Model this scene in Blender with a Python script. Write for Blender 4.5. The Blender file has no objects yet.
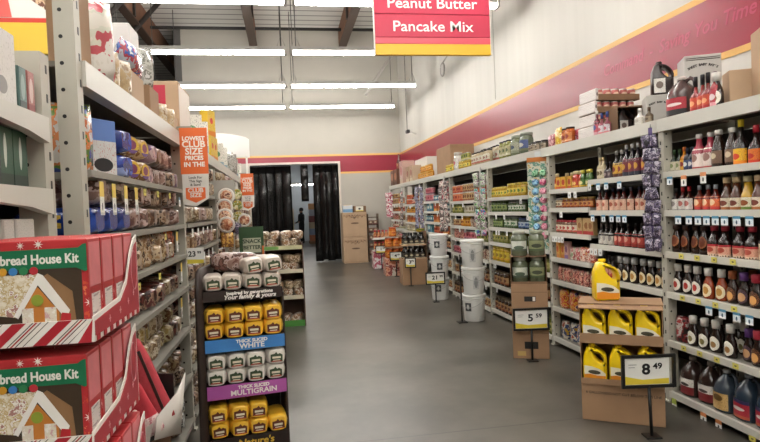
import bpy, bmesh, math, random
from mathutils import Vector, Matrix
random.seed(7)
PI = math.pi
scn = bpy.context.scene
COL = scn.collection
RR = lambda a, b: random.uniform(a, b)

# ------------------------------------------------------------------ materials
def lin(h):
    h = h.lstrip('#')
    o = []
    for i in (0, 2, 4):
        c = int(h[i:i+2], 16) / 255
        o.append(c / 12.92 if c <= .04045 else ((c + .055) / 1.055) ** 2.4)
    return (o[0], o[1], o[2], 1)
MATS = {}
def newmat(key):
    m = bpy.data.materials.new(key); m.use_nodes = True
    nt = m.node_tree
    b = nt.nodes['Principled BSDF']
    MATS[key] = m
    return m, nt, b
def N(nt, t, **kw):
    n = nt.nodes.new(t)
    for k, v in kw.items():
        if k in n.inputs: n.inputs[k].default_value = v
        else: setattr(n, k, v)
    return n
def mathn(nt, op, a, b=None, c=None):
    n = nt.nodes.new('ShaderNodeMath'); n.operation = op
    for i, v in enumerate((a, b, c)):
        if v is None: continue
        if isinstance(v, (int, float)): n.inputs[i].default_value = v
        else: nt.links.new(v, n.inputs[i])
    return n.outputs[0]
def mixc(nt, fac, a, b):
    n = nt.nodes.new('ShaderNodeMix'); n.data_type = 'RGBA'
    for i, v in ((0, fac), (6, a), (7, b)):
        if isinstance(v, (tuple, list)) or isinstance(v, (int, float)): n.inputs[i].default_value = v
        else: nt.links.new(v, n.inputs[i])
    return n.outputs[2]
def flat(h, rough=.5, metal=0, var=0, scale=6, trans=0, ior=1.45, bump=0, alpha=1, coat=0):
    key = f'flat_{h}_{rough}_{metal}_{var}_{scale}_{trans}_{bump}_{alpha}_{coat}'
    if key in MATS: return MATS[key]
    m, nt, b = newmat(key)
    c = lin(h)
    b.inputs['Roughness'].default_value = rough
    b.inputs['Metallic'].default_value = metal
    b.inputs['IOR'].default_value = ior
    if coat: b.inputs['Coat Weight'].default_value = coat; b.inputs['Coat Roughness'].default_value = .12
    if trans: b.inputs['Transmission Weight'].default_value = trans
    if alpha < 1: b.inputs['Alpha'].default_value = alpha
    if var or bump:
        tc = N(nt, 'ShaderNodeTexCoord'); nz = N(nt, 'ShaderNodeTexNoise', Scale=scale, Detail=4.0)
        nt.links.new(tc.outputs['Object'], nz.inputs['Vector'])
    if var:
        d = tuple(x * (1 - var) for x in c[:3]) + (1,); l = tuple(min(1, x * (1 + var * .7)) for x in c[:3]) + (1,)
        rp = N(nt, 'ShaderNodeValToRGB')
        rp.color_ramp.elements[0].position = .3; rp.color_ramp.elements[0].color = d
        rp.color_ramp.elements[1].position = .7; rp.color_ramp.elements[1].color = l
        nt.links.new(nz.outputs['Fac'], rp.inputs['Fac']); nt.links.new(rp.outputs['Color'], b.inputs['Base Color'])
    else:
        b.inputs['Base Color'].default_value = c
    if bump:
        bp = N(nt, 'ShaderNodeBump', Strength=bump, Distance=.01)
        nt.links.new(nz.outputs['Fac'], bp.inputs['Height']); nt.links.new(bp.outputs['Normal'], b.inputs['Normal'])
    return m
def prt(cols, scale=12, rough=.35, coat=.3, bump=.25):
    """printed film: blotches of the given colours"""
    key = 'prt_' + '_'.join(cols) + f'_{scale}_{rough}_{coat}'
    if key in MATS: return MATS[key]
    m, nt, b = newmat(key)
    tc = N(nt, 'ShaderNodeTexCoord'); oi = N(nt, 'ShaderNodeObjectInfo')
    nz = N(nt, 'ShaderNodeTexNoise', Scale=scale, Detail=3.0, Roughness=.6); nz.noise_dimensions = '4D'
    nt.links.new(tc.outputs['Object'], nz.inputs['Vector'])
    nt.links.new(mathn(nt, 'MULTIPLY', oi.outputs['Random'], 20.0), nz.inputs['W'])
    rp = N(nt, 'ShaderNodeValToRGB'); rp.color_ramp.interpolation = 'CONSTANT'
    n = len(cols); lo, hi = .36, .62
    e = rp.color_ramp.elements
    e[0].position = 0; e[0].color = lin(cols[0])
    e[1].position = lo + (hi - lo) / max(1, n - 1) * .5 if n > 1 else 1; e[1].color = lin(cols[1 % n])
    for i in range(2, n):
        x = e.new(lo + (hi - lo) * (i - .35) / (n - 1)); x.color = lin(cols[i])
    nt.links.new(nz.outputs['Fac'], rp.inputs['Fac']); nt.links.new(rp.outputs['Color'], b.inputs['Base Color'])
    b.inputs['Roughness'].default_value = rough; b.inputs['Coat Weight'].default_value = coat
    b.inputs['Coat Roughness'].default_value = .15
    if bump:
        bp = N(nt, 'ShaderNodeBump', Strength=bump, Distance=.01)
        nt.links.new(nz.outputs['Fac'], bp.inputs['Height']); nt.links.new(bp.outputs['Normal'], b.inputs['Normal'])
    return m
def lab(base, emb='#222222', band=None, a=.32, bb=.25, zc=.55, bt=.22, text='#333333', top=None, tt=.8, rough=.45):
    """a printed label: ground, an oval emblem, a lower band and an upper band, fine print"""
    key = f'lab_{base}_{emb}_{band}_{a}_{bb}_{zc}_{bt}_{text}_{top}_{tt}'
    if key in MATS: return MATS[key]
    m, nt, b = newmat(key)
    tc = N(nt, 'ShaderNodeTexCoord'); sp = N(nt, 'ShaderNodeSeparateXYZ')
    nt.links.new(tc.outputs['Generated'], sp.inputs[0])
    x, z = sp.outputs[0], sp.outputs[2]
    col = lin(base)
    nz = N(nt, 'ShaderNodeTexNoise', Scale=14.0, Detail=2.0)
    mp = N(nt, 'ShaderNodeMapping'); mp.inputs['Scale'].default_value = (2.2, .1, 1.4)
    nt.links.new(tc.outputs['Generated'], mp.inputs[0]); nt.links.new(mp.outputs[0], nz.inputs['Vector'])
    col = mixc(nt, mathn(nt, 'MULTIPLY', mathn(nt, 'GREATER_THAN', nz.outputs['Fac'], .60), .75), col, lin(text))
    if band: col = mixc(nt, mathn(nt, 'LESS_THAN', z, bt), col, lin(band))
    if top: col = mixc(nt, mathn(nt, 'GREATER_THAN', z, tt), col, lin(top))
    if emb:
        ex = mathn(nt, 'POWER', mathn(nt, 'DIVIDE', mathn(nt, 'SUBTRACT', x, .5), a), 2)
        ez = mathn(nt, 'POWER', mathn(nt, 'ABSOLUTE', mathn(nt, 'DIVIDE', mathn(nt, 'SUBTRACT', z, zc), bb)), 2)
        col = mixc(nt, mathn(nt, 'LESS_THAN', mathn(nt, 'ADD', ex, ez), 1), col, lin(emb))
    nt.links.new(col, b.inputs['Base Color']); b.inputs['Roughness'].default_value = rough
    return m
def glow(h, s):
    key = f'glow_{h}_{s}'
    if key in MATS: return MATS[key]
    m, nt, b = newmat(key)
    b.inputs['Base Color'].default_value = lin('#f4f4f4')
    b.inputs['Emission Color'].default_value = lin(h); b.inputs['Emission Strength'].default_value = s
    return m
# often used
WHITE = flat('#e9e7e2', .45); OFF = flat('#d6d3cb', .5); BLACK = flat('#121212', .4); DARK = flat('#1b1917', .5)
STEEL = flat('#b3b0a3', .45, 0, .06, 5); STEELD = flat('#8b887e', .5, 0, .05, 5); RAIL = flat('#c9c7bd', .4)
KRAFT = flat('#9a7a5c', .75, 0, .09, 5); KRAFTD = flat('#7d6047', .8, 0, .09, 5); KRAFTL = flat('#b3977a', .75, 0, .06, 5)
INKD = flat('#2a2320', .7); REDCAP = flat('#a8242c', .4); GOLD = flat('#d9b13c', .45)

# ------------------------------------------------------------------ mesh helpers
def box(bm, c, s, mi=0, rot=None):
    x, y, z = s[0]/2, s[1]/2, s[2]/2
    vs = [Vector((i*x, j*y, k*z)) for i in (-1, 1) for j in (-1, 1) for k in (-1, 1)]
    if rot is not None: vs = [rot @ v for v in vs]
    v = [bm.verts.new(p + Vector(c)) for p in vs]
    for q in ((0,1,3,2),(4,6,7,5),(0,4,5,1),(2,3,7,6),(0,2,6,4),(1,5,7,3)):
        f = bm.faces.new([v[i] for i in q]); f.material_index = mi
def rbox(c, s, bev=.004, seg=2, rot=None):
    bm = bmesh.new(); box(bm, c, s, 0, rot)
    bmesh.ops.bevel(bm, geom=bm.edges[:], offset=bev, segments=seg, affect='EDGES', profile=.5)
    return bm
def sbox(*boxes):
    bm = bmesh.new()
    for b in boxes: box(bm, *b)
    return bm
def lathe(prof, n=16, sx=1, sy=1, bm=None, mi=0, off=(0,0,0), cap=True, pw=1):
    bm = bm or bmesh.new()
    rings = []
    for r, z in prof:
        ring = []
        for i in range(n):
            a = 2*PI*i/n
            ca, sa = math.cos(a), math.sin(a)
            if pw != 1:
                ca = math.copysign(abs(ca)**pw, ca); sa = math.copysign(abs(sa)**pw, sa)
            ring.append(bm.verts.new((off[0]+r*sx*ca, off[1]+r*sy*sa, off[2]+z)))
        rings.append(ring)
    for a, b in zip(rings, rings[1:]):
        for i in range(n):
            f = bm.faces.new((a[i], a[(i+1) % n], b[(i+1) % n], b[i])); f.material_index = mi; f.smooth = True
    if cap:
        f = bm.faces.new(rings[0][::-1]); f.material_index = mi
        f = bm.faces.new(rings[-1]); f.material_index = mi
    return bm
def prof_r(prof, z):
    for (r0, z0), (r1, z1) in zip(prof, prof[1:]):
        if z0 <= z <= z1 and z1 > z0: return r0 + (r1-r0)*(z-z0)/(z1-z0)
    return prof[-1][0]
def wrap(prof, z0, z1, ang, sx=1, sy=1, n=10, nz=3, k=1.012, add=.0008, oval=False, pw=1):
    """label shell wrapped on a lathe's front (-y)"""
    bm = bmesh.new()
    rows = []
    for j in range(nz+1 if not oval else 9):
        v = j/(nz if not oval else 8); z = z0 + (z1-z0)*v
        w = 1 if not oval else math.sqrt(max(.02, 1-(2*v-1)**2))
        row = []
        for i in range(n+1):
            a = -PI/2 + ang*w*(2*i/n-1)
            r = prof_r(prof, z)*k + add
            ca, sa = math.cos(a), math.sin(a)
            if pw != 1:
                ca = math.copysign(abs(ca)**pw, ca); sa = math.copysign(abs(sa)**pw, sa)
            row.append(bm.verts.new((r*sx*ca, r*sy*sa, z)))
        rows.append(row)
    for a, b in zip(rows, rows[1:]):
        for i in range(n):
            f = bm.faces.new((a[i], a[i+1], b[i+1], b[i])); f.smooth = True
    return bm
def tube(pts, r, n=8, bm=None, mi=0, closed=False):
    bm = bm or bmesh.new()
    pts = [Vector(p) for p in pts]; rings = []
    m = len(pts)
    for i, p in enumerate(pts):
        if closed: t = pts[(i+1) % m] - pts[i-1]
        else: t = pts[min(i+1, m-1)] - pts[max(i-1, 0)]
        t.normalize()
        up = Vector((0, 0, 1)) if abs(t.z) < .9 else Vector((1, 0, 0))
        a = t.cross(up).normalized(); b = a.cross(t)
        rr = r[i] if isinstance(r, (list, tuple)) else r
        rings.append([bm.verts.new(p + a*rr*math.cos(2*PI*k/n) + b*rr*math.sin(2*PI*k/n)) for k in range(n)])
    pr = list(zip(rings, rings[1:])) + ([(rings[-1], rings[0])] if closed else [])
    for a, b in pr:
        for k in range(n):
            f = bm.faces.new((a[k], a[(k+1) % n], b[(k+1) % n], b[k])); f.smooth = True; f.material_index = mi
    if not closed:
        for q in (rings[0][::-1], rings[-1]):
            f = bm.faces.new(q); f.material_index = mi
    return bm
def pillow(w, d, h, nx=8, nz=8, pinch=.35, wr=.006, flatb=False):
    """a filled pouch standing on z=0, front towards -y"""
    bm = bmesh.new()
    sh = []
    rnd = random.Random(int(w*1e4+h*1e5+d*1e3))
    for s in (-1, 1):
        g = []
        for j in range(nz+1):
            row = []
            for i in range(nx+1):
                u = 2*i/nx-1; v = 2*j/nz-1
                vv = (v*.55+.0 if (flatb and v < 0) else v)
                t = max(0, (1-abs(u)**2.6))**.5*max(0, (1-abs(vv)**3))**.6
                edge = abs(u) == 1 or abs(v) == 1
                y = s*(d/2*t + (0 if t == 0 else rnd.uniform(-wr, wr)))
                ww = w/2*(1-pinch*.25*(1-abs(v))*0 - .04*abs(v)**2)
                row.append((u*ww, y if not (abs(u) == 1 or j == nz or (j == 0 and not flatb)) else 0, h*(v+1)/2))
            g.append(row)
        sh.append(g)
    vid = {}
    def V(s, j, i):
        p = sh[s][j][i]
        k = (j, i) if p[1] == 0 else (s, j, i)
        if k not in vid: vid[k] = bm.verts.new(p)
        return vid[k]
    for s in (0, 1):
        for j in range(nz):
            for i in range(nx):
                q = [V(s, j, i), V(s, j, i+1), V(s, j+1, i+1), V(s, j+1, i)]
                if len(set(q)) < 3: continue
                q = list(dict.fromkeys(q))
                if s: q.reverse()
                try: f = bm.faces.new(q); f.smooth = True
                except ValueError: pass
    if flatb:
        try: bm.faces.new([V(0, 0, i) for i in range(nx+1)][::-1] + [V(1, 0, i) for i in range(1, nx)])
        except ValueError: pass
    return bm
def loaf(w, d, h, seed=0, amp=.004, n=16, m=8, neck=True, sq=.65, k0=.55):
    """bagged loaf lying along y, its round end towards -y, bottom on z=0"""
    bm = bmesh.new(); rnd = random.Random(seed); rings = []
    for j in range(m+1):
        t = j/m; y = -d/2 + d*t
        k = min(1, max(k0, (1-(1-t/.22)**2)**.5) if t < .22 else 1)
        if neck and t > .75: k = 1 - .65*((t-.75)/.25)**1.3
        k = max(k, .25 if j == 0 else .3)
        if j == 0: k = k0
        ring = []
        for i in range(n):
            a = 2*PI*i/n; ca, sa = math.cos(a), math.sin(a)
            x = math.copysign(abs(ca)**sq, ca)*w/2*k; z = math.copysign(abs(sa)**sq, sa)*h/2*(.35+.65*k)
            ring.append(bm.verts.new((x + rnd.uniform(-amp, amp), y, max(0, h/2 + z) + rnd.uniform(0, amp))))
        rings.append(ring)
    for a, b in zip(rings, rings[1:]):
        for i in range(n):
            f = bm.faces.new((a[i], a[(i+1) % n], b[(i+1) % n], b[i])); f.smooth = True
    bm.faces.new(rings[0][::-1]); bm.faces.new(rings[-1])
    return bm
def plate(outer, holes, dep, bev=.01, seg=3):
    """an outline in x,z (with holes) given thickness along y, rounded rims"""
    bm = bmesh.new(); es = []
    for loop in [outer] + list(holes):
        vs = [bm.verts.new((p[0], -dep/2, p[1])) for p in loop]
        for i in range(len(vs)): es.append(bm.edges.new((vs[i], vs[(i+1) % len(vs)])))
    bmesh.ops.triangle_fill(bm, use_beauty=True, use_dissolve=False, edges=es)
    bmesh.ops.recalc_face_normals(bm, faces=bm.faces[:])
    for f in bm.faces:
        if f.normal.y > 0: f.normal_flip()
    base = bm.faces[:]
    r = bmesh.ops.extrude_face_region(bm, geom=base, use_keep_orig=True)
    bmesh.ops.translate(bm, verts=[v for v in r['geom'] if isinstance(v, bmesh.types.BMVert)], vec=(0, dep, 0))
    bmesh.ops.recalc_face_normals(bm, faces=bm.faces[:])
    if bev:
        ed = [e for e in bm.edges if len(e.link_faces) == 2 and abs(e.link_faces[0].normal.dot(e.link_faces[1].normal)) < .3
              and (abs(e.link_faces[0].normal.y) > .9) != (abs(e.link_faces[1].normal.y) > .9)]
        bmesh.ops.bevel(bm, geom=ed, offset=bev, segments=seg, affect='EDGES', profile=.5)
    for f in bm.faces: f.smooth = True
    return bm
def ell(cx, cz, a, b, rot=0, n=14):
    c, s = math.cos(rot), math.sin(rot)
    return [(cx + a*math.cos(2*PI*i/n)*c - b*math.sin(2*PI*i/n)*s, cz + a*math.cos(2*PI*i/n)*s + b*math.sin(2*PI*i/n)*c) for i in range(n)]
def poly(pts, y=0, dep=.0012):
    """thin printed piece: outline in x,z just in front of a face at y"""
    bm = bmesh.new()
    f = bm.faces.new([bm.verts.new((p[0], y, p[1])) for p in pts])
    r = bmesh.ops.extrude_face_region(bm, geom=[f])
    bmesh.ops.translate(bm, verts=[v for v in r['geom'] if isinstance(v, bmesh.types.BMVert)], vec=(0, -dep, 0))
    bmesh.ops.recalc_face_normals(bm, faces=bm.faces[:])
    return bm
def bump_smooth(bm):
    for f in bm.faces: f.smooth = True
    return bm
def mesh(name, bm, mats):
    me = bpy.data.meshes.new(name); bm.to_mesh(me); bm.free()
    for m in (mats if isinstance(mats, (list, tuple)) else [mats]): me.materials.append(m)
    return me
def tag(o, label=None, cat=None, group=None, kind=None):
    if label: o['label'] = label
    if cat: o['category'] = cat
    if group: o['group'] = group
    if kind: o['kind'] = kind
    return o
def obj(name, bm, mats, parent=None, loc=(0,0,0), rot=(0,0,0)):
    o = bpy.data.objects.new(name, bm if isinstance(bm, bpy.types.Mesh) else mesh(name, bm, mats)); COL.objects.link(o)
    o.location = loc; o.rotation_euler = rot
    if parent: o.parent = parent
    return o
def thing(name, label, cat, loc=(0,0,0), rz=0, group=None, rx=0, ry=0):
    o = bpy.data.objects.new(name, None); COL.objects.link(o); o.empty_display_size = .05
    o.location = loc; o.rotation_euler = (rx, ry, rz)
    return tag(o, label, cat, group)
def struct(name, bm, m, label=None): return tag(obj(name, bm, m), label, None, None, 'structure')
def text(parent, s, size, loc, rot, m, name='lettering', shear=0, ext=.0008, align='CENTER', bold=0, sx=1):
    cu = bpy.data.curves.new('t', 'FONT'); cu.body = s; cu.size = size; cu.align_x = align; cu.align_y = 'CENTER'
    cu.extrude = ext; cu.shear = shear; cu.offset = bold; cu.resolution_u = 3; cu.space_line = .85
    to = bpy.data.objects.new('t', cu); COL.objects.link(to)
    dg = bpy.context.evaluated_depsgraph_get(); dg.update()
    me = bpy.data.meshes.new_from_object(to.evaluated_get(dg))
    bpy.data.objects.remove(to); bpy.data.curves.remove(cu)
    me.materials.clear(); me.materials.append(m)
    if sx != 1: me.transform(Matrix.Diagonal((sx, 1, 1, 1)))
    return obj(name, me, None, parent, loc, rot)
FRONT = (PI/2, 0, 0)     # text facing -y

# ------------------------------------------------------------------ kinds of goods (built once, then copied)
KIND = {}
def kind(key, *parts):
    """parts: (name, bmesh, material[, index of the part it belongs to])"""
    KIND[key] = [(p[0], mesh(p[0], p[1], p[2]), p[3] if len(p) > 3 else None) for p in parts]
    return key
PROTO = {}
def put(key, name, label, cat, loc, rz=0, group=None, rx=0, ry=0, s=1):
    """first of a kind makes its objects, every later one is obj.copy() of thing and parts"""
    if key in PROTO:
        pr, pl = PROTO[key]
        r = pr.copy(); COL.objects.link(r); r.name = name; made = []
        for (o, pi) in pl:
            c = o.copy(); COL.objects.link(c); c.parent = r if pi is None else made[pi]; made.append(c)
        if 'group' in r: del r['group']
    else:
        ps = KIND[key]; made = []
        if len(ps) == 1:
            r = obj(name, ps[0][1], None)
            PROTO[key] = (r, [])
        else:
            r = bpy.data.objects.new(name, None); COL.objects.link(r); r.empty_display_size = .03
            for nm, me, pi in ps: made.append(obj(nm, me, None, r if pi is None else made[pi]))
            PROTO[key] = (r, [(o, p[2]) for o, p in zip(made, ps)])
    r.location = loc; r.rotation_euler = (rx, ry, rz); r.scale = (s, s, s)
    if len(label.split()) > 16: print('LONG', label)
    tag(r, label, cat, group)
    return r
def k_bottle(key, h, w, body, cap, label=None, d=None, caph=.03, oval=True, neck=.3, lz=(.12, .62), ang=1.05, shrink=None, glossy=.12):
    d = d or w; r = w/2; sy = d/w; hb = h-caph
    pf = [(r*.86, 0), (r, .008), (r*1.0, hb*.35), (r*.97, hb*.55), (r*.8, hb*.72), (r*max(neck, .3)*1.15, hb*.88), (r*neck, hb*.94), (r*neck, hb)]
    bm = lathe(pf, 18, 1, sy)
    parts = [('body', bm, flat(body, glossy, 0, 0, coat=.5)),
             ('cap', lathe([(r*neck*1.25, hb-.002), (r*neck*1.3, h-.004), (r*neck*1.1, h)], 14), flat(cap, .4))]
    if label: parts.append(('label', wrap(pf, hb*lz[0], hb*lz[1], ang, 1, sy, oval=oval), label))
    return kind(key, *parts)
def k_sauce(key, h, w, body, cap, label, neckl=.35, caph=.03, lz=(.08, .5), ang=1.5, neck=.32):
    w = w*1.06; neckl = neckl*.8; lz = (lz[0], min(.66, lz[1]*1.12)); r = w/2; hb = h-caph; zs = hb*(1-neckl)
    pf = [(r*.9, 0), (r, .006), (r, zs*.88), (r*.85, zs), (r*neck*1.25, zs+hb*neckl*.35), (r*neck, hb)]
    return kind(key, ('body', lathe(pf, 16), flat(body, .12, 0, 0, coat=.5)),
                ('cap', lathe([(r*neck*1.2, hb-.002), (r*neck*1.25, h-.003), (r*neck*1.1, h)], 12), flat(cap, .4)),
                ('label', wrap(pf, hb*lz[0], hb*lz[1], ang), label))
def k_jar(key, h, w, body, lid, label, lidh=.018, ang=1.3, lz=(.18, .75), trans=0):
    r = w/2; hb = h-lidh
    pf = [(r*.88, 0), (r, .006), (r, hb*.78), (r*.93, hb*.9), (r*.82, hb)]
    return kind(key, ('body', lathe(pf, 16), flat(body, .15, 0, .25, 60, coat=.5)),
                ('lid', lathe([(r*.9, hb-.001), (r*.92, h-.002), (r*.86, h)], 16), flat(lid, .4)),
                ('label', wrap(pf, hb*lz[0], hb*lz[1], ang), label))
def k_can(key, h, w, label, rim='#b9b9b4'):
    r = w/2; pf = [(r*.96, 0), (r, .004), (r, h-.004), (r*.96, h)]
    return kind(key, ('body', lathe(pf, 14), flat(rim, .3, .8)), ('label', wrap(pf, .008, h-.008, PI*.98, n=16), label))
def k_box(key, w, d, h, front, side):
    bm = rbox((0, 0, h/2), (w, d, h), .002, 1)
    fr = poly([(-w/2+.003, .003), (w/2-.003, .003), (w/2-.003, h-.003), (-w/2+.003, h-.003)], -d/2-.0002)
    return kind(key, ('carton', bm, flat(side, .5)), ('front_panel', fr, front))
def k_bag(key, w, d, h, m, flatb=True, wr=.004): return kind(key, ('bag', pillow(w, d, h, flatb=flatb, wr=wr), m))
def arc(c, r, a0, a1, n): return [(c[0] + r*math.cos(a0+(a1-a0)*i/n), c[1] + r*math.sin(a0+(a1-a0)*i/n)) for i in range(n+1)]
def k_jug(key, body, cap, label, h=.29, w=.155, ang=.95):
    r = w/2; hb = h-.022
    pf = [(r*.9, 0), (r, .01), (r, hb*.58), (r*.92, hb*.68), (r*.62, hb*.84), (r*.27, hb*.95), (r*.25, hb)]
    hd = tube([(r*.3, 0, hb*.93), (r*.72, 0, hb*1.0), (r*1.05, 0, hb*.93), (r*1.14, 0, hb*.76), (r*.97, 0, hb*.58)], r*.15, 8)
    return kind(key, ('body', lathe(pf, 20, pw=.75), flat(body, .18, 0, .1, 9, coat=.4)), ('handle', hd, flat(body, .18, 0, .1, 9, coat=.4)),
                ('cap', lathe([(r*.3, hb-.002), (r*.31, h-.003), (r*.28, h)], 14), flat(cap, .4)),
                ('label', wrap(pf, hb*.07, hb*.5, ang, pw=.75, add=.0015), label))

# ------------------------------------------------------------------ camera
def look():
    yaw = math.atan(.1642); pit = .0221; R = .04
    f = Vector((math.sin(yaw)*math.cos(pit), math.cos(yaw)*math.cos(pit), -math.sin(pit)))
    r0 = Vector((math.cos(yaw), -math.sin(yaw), 0)); u0 = r0.cross(f)
    r = math.cos(R)*r0 - math.sin(R)*u0; u = math.sin(R)*r0 + math.cos(R)*u0
    return Matrix((r, u, -f)).transposed().to_4x4()
cd = bpy.data.cameras.new('camera'); cam = bpy.data.objects.new('camera', cd); COL.objects.link(cam)
cam.matrix_world = Matrix.Translation((0, 0, 1.55)) @ look()
cd.sensor_width = 36; cd.lens = 570/760*36; cd.clip_start = .05; cd.clip_end = 200
scn.camera = cam
vs = scn.view_settings; vs.view_transform = 'Standard'; vs.look = 'None'; vs.gamma = 1; vs.use_curve_mapping = False
vs.exposure = 0.2
w = bpy.data.worlds.new('world'); scn.world = w; w.use_nodes = True
w.node_tree.nodes['Background'].inputs[0].default_value = (.6, .65, .7, 1); w.node_tree.nodes['Background'].inputs[1].default_value = .05

# ------------------------------------------------------------------ the hall
XL, XR, YB, YF, ZC = -11.0, 3.55, 17.2, -7.0, 7.0
def floor_mat():
    m, nt, b = newmat('polished_concrete')
    tc = N(nt, 'ShaderNodeTexCoord')
    n1 = N(nt, 'ShaderNodeTexNoise', Scale=.9, Detail=5.0, Roughness=.6); n2 = N(nt, 'ShaderNodeTexNoise', Scale=9.0, Detail=6.0, Roughness=.7)
    for n in (n1, n2): nt.links.new(tc.outputs['Object'], n.inputs['Vector'])
    r1 = N(nt, 'ShaderNodeValToRGB'); e = r1.color_ramp.elements
    r1.color_ramp.interpolation = 'EASE'; e[0].position = .28; e[0].color = lin('#39362f'); e[1].position = .74; e[1].color = lin('#67625a')
    nt.links.new(n1.outputs['Fac'], r1.inputs['Fac'])
    r2 = N(nt, 'ShaderNodeValToRGB'); e = r2.color_ramp.elements
    e[0].position = .1; e[0].color = (.8, .8, .8, 1); e[1].position = .9; e[1].color = (1, 1, .98, 1)
    nt.links.new(n2.outputs['Fac'], r2.inputs['Fac'])
    mx = N(nt, 'ShaderNodeMix', data_type='RGBA', blend_type='MULTIPLY'); mx.inputs[0].default_value = .8
    nt.links.new(r1.outputs[0], mx.inputs[6]); nt.links.new(r2.outputs[0], mx.inputs[7])
    sp = N(nt, 'ShaderNodeSeparateXYZ'); nt.links.new(tc.outputs['Object'], sp.inputs[0])
    ln = None
    for axis, v in ((1, 3.75), (1, 10.05), (1, -2.5), (0, -2.6)):
        k = mathn(nt, 'LESS_THAN', mathn(nt, 'ABSOLUTE', mathn(nt, 'SUBTRACT', sp.outputs[axis], v)), .006)
        ln = k if ln is None else mathn(nt, 'MAXIMUM', ln, k)
    c = mixc(nt, mathn(nt, 'MULTIPLY', ln, .8), mx.outputs[2], lin('#2c2a27'))
    nt.links.new(c, b.inputs['Base Color'])
    rr = N(nt, 'ShaderNodeMapRange'); rr.inputs[3].default_value = .285; rr.inputs[4].default_value = .38
    nt.links.new(n1.outputs['Fac'], rr.inputs[0]); nt.links.new(rr.outputs[0], b.inputs['Roughness'])
    return m
struct('floor', sbox(((-3.7, 11.5, -.05), (15, 37.2, .1))), floor_mat())
def deck_mat():
    m, nt, b = newmat('ceiling_deck')
    tc = N(nt, 'ShaderNodeTexCoord'); wv = N(nt, 'ShaderNodeTexWave', Scale=.8); wv.bands_direction = 'Y'
    nt.links.new(tc.outputs['Object'], wv.inputs['Vector'])
    rp = N(nt, 'ShaderNodeValToRGB'); e = rp.color_ramp.elements
    e[0].position = .02; e[0].color = lin('#7f7c78'); e[1].position = .08; e[1].color = lin('#dddbd6')
    nt.links.new(wv.outputs['Fac'], rp.inputs['Fac']); nt.links.new(rp.outputs[0], b.inputs['Base Color'])
    b.inputs['Roughness'].default_value = .7
    return m
struct('ceiling', sbox(((-3.7, 8.5, ZC+.05), (15, 31.2, .1))), deck_mat())
def wall_mat():
    m, nt, b = newmat('painted_wall')
    tc = N(nt, 'ShaderNodeTexCoord'); mp = N(nt, 'ShaderNodeMapping'); mp.inputs['Scale'].default_value = (3, 3, .12)
    nz = N(nt, 'ShaderNodeTexNoise', Scale=1.6, Detail=5.0)
    nt.links.new(tc.outputs['Object'], mp.inputs[0]); nt.links.new(mp.outputs[0], nz.inputs['Vector'])
    rp = N(nt, 'ShaderNodeValToRGB'); e = rp.color_ramp.elements
    e[0].position = .2; e[0].color = lin('#cac6be'); e[1].position = .8; e[1].color = lin('#d4d0c8')
    nt.links.new(nz.outputs['Fac'], rp.inputs['Fac']); nt.links.new(rp.outputs[0], b.inputs['Base Color'])
    b.inputs['Roughness'].default_value = .6
    return m
WALL = wall_mat()
BURG = flat('#8e2035', .3, 0, .05, 2); PINKL = flat('#c83c5a', .45); YEL = flat('#dcae62', .5)
struct('wall_right', sbox(((XR+.1, (YF+YB)/2, ZC/2), (.2, YB-YF+.4, ZC))), WALL)
DX0, DX1, DH = -1.0, 1.61, 2.96
WALLB = flat('#aca79d', .6, 0, .03, 2)
WALLB = flat('#aca79d', .6, 0, .03, 2)  # the far wall's dimmer light is put into this darker colour
struct('wall_back', sbox((((-2.78+DX0)/2, YB+.1, ZC/2), (DX0+2.78, .2, ZC)), (((DX1+XR)/2, YB+.1, ZC/2), (XR-DX1, .2, ZC)),
                         (((DX0+DX1)/2, YB+.1, (DH+ZC)/2), (DX1-DX0, .2, ZC-DH))), WALLB)
struct('wall_left', sbox(((XL-.1, 8.5, ZC/2), (.2, 31.4, ZC))), flat('#8d8983', .7))
struct('wall_front', sbox(((-3.7, YF-.1, ZC/2), (14.6, .2, ZC))), WALL)
struct('wall_recess', sbox(((-6.9, 24.0, ZC/2), (8.2, .2, ZC)), ((-2.88, 20.6, ZC/2), (.2, 6.8, ZC))), flat('#5d5a58', .7, 0, .1, 2))
# burgundy band with yellow edges, round the corner
for nm, z0, z1, m, t in (('trim_1', 2.70, 3.18, BURG, .006), ('trim_2', 3.18, 3.235, YEL, .008), ('trim_3', 2.645, 2.70, YEL, .008)):
    if nm == 'trim_1' or True:
        bs = [((XR-t/2, (YF+YB)/2, (z0+z1)/2), (t, YB-YF, z1-z0)), ((DX1+.06+(XR-DX1-.06)/2, YB-t/2, (z0+z1)/2), (XR-DX1-.06, t, z1-z0))]
        zz0 = max(z0, DH+.06)
        if z1 > zz0: bs.append(((-.585, YB-t/2, (zz0+z1)/2), (4.39+.12, t, z1-zz0)))
        struct(nm, sbox(*bs), m)
bd = bpy.data.objects['trim_1']
text(bd, 'Command  -  Saving You Time', .165, (XR-.0075, 3.78, 2.96), (PI/2, 0, -PI/2), flat('#b03c5a', .35), 'lettering', shear=.25, sx=1.02, align='RIGHT', bold=.0015)
struct('door_1', sbox(((DX0-.03, YB-.02, DH/2), (.06, .08, DH)), ((DX1+.03, YB-.02, DH/2), (.06, .08, DH)), (((DX0+DX1)/2, YB-.02, DH+.03), (DX1-DX0+.12, .08, .06))), flat('#c9bfb4', .5))
struct('trim_4', sbox(((XR-.01, (YF+YB)/2, .06), (.02, YB-YF, .12))), flat('#6a665f', .6))
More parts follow.
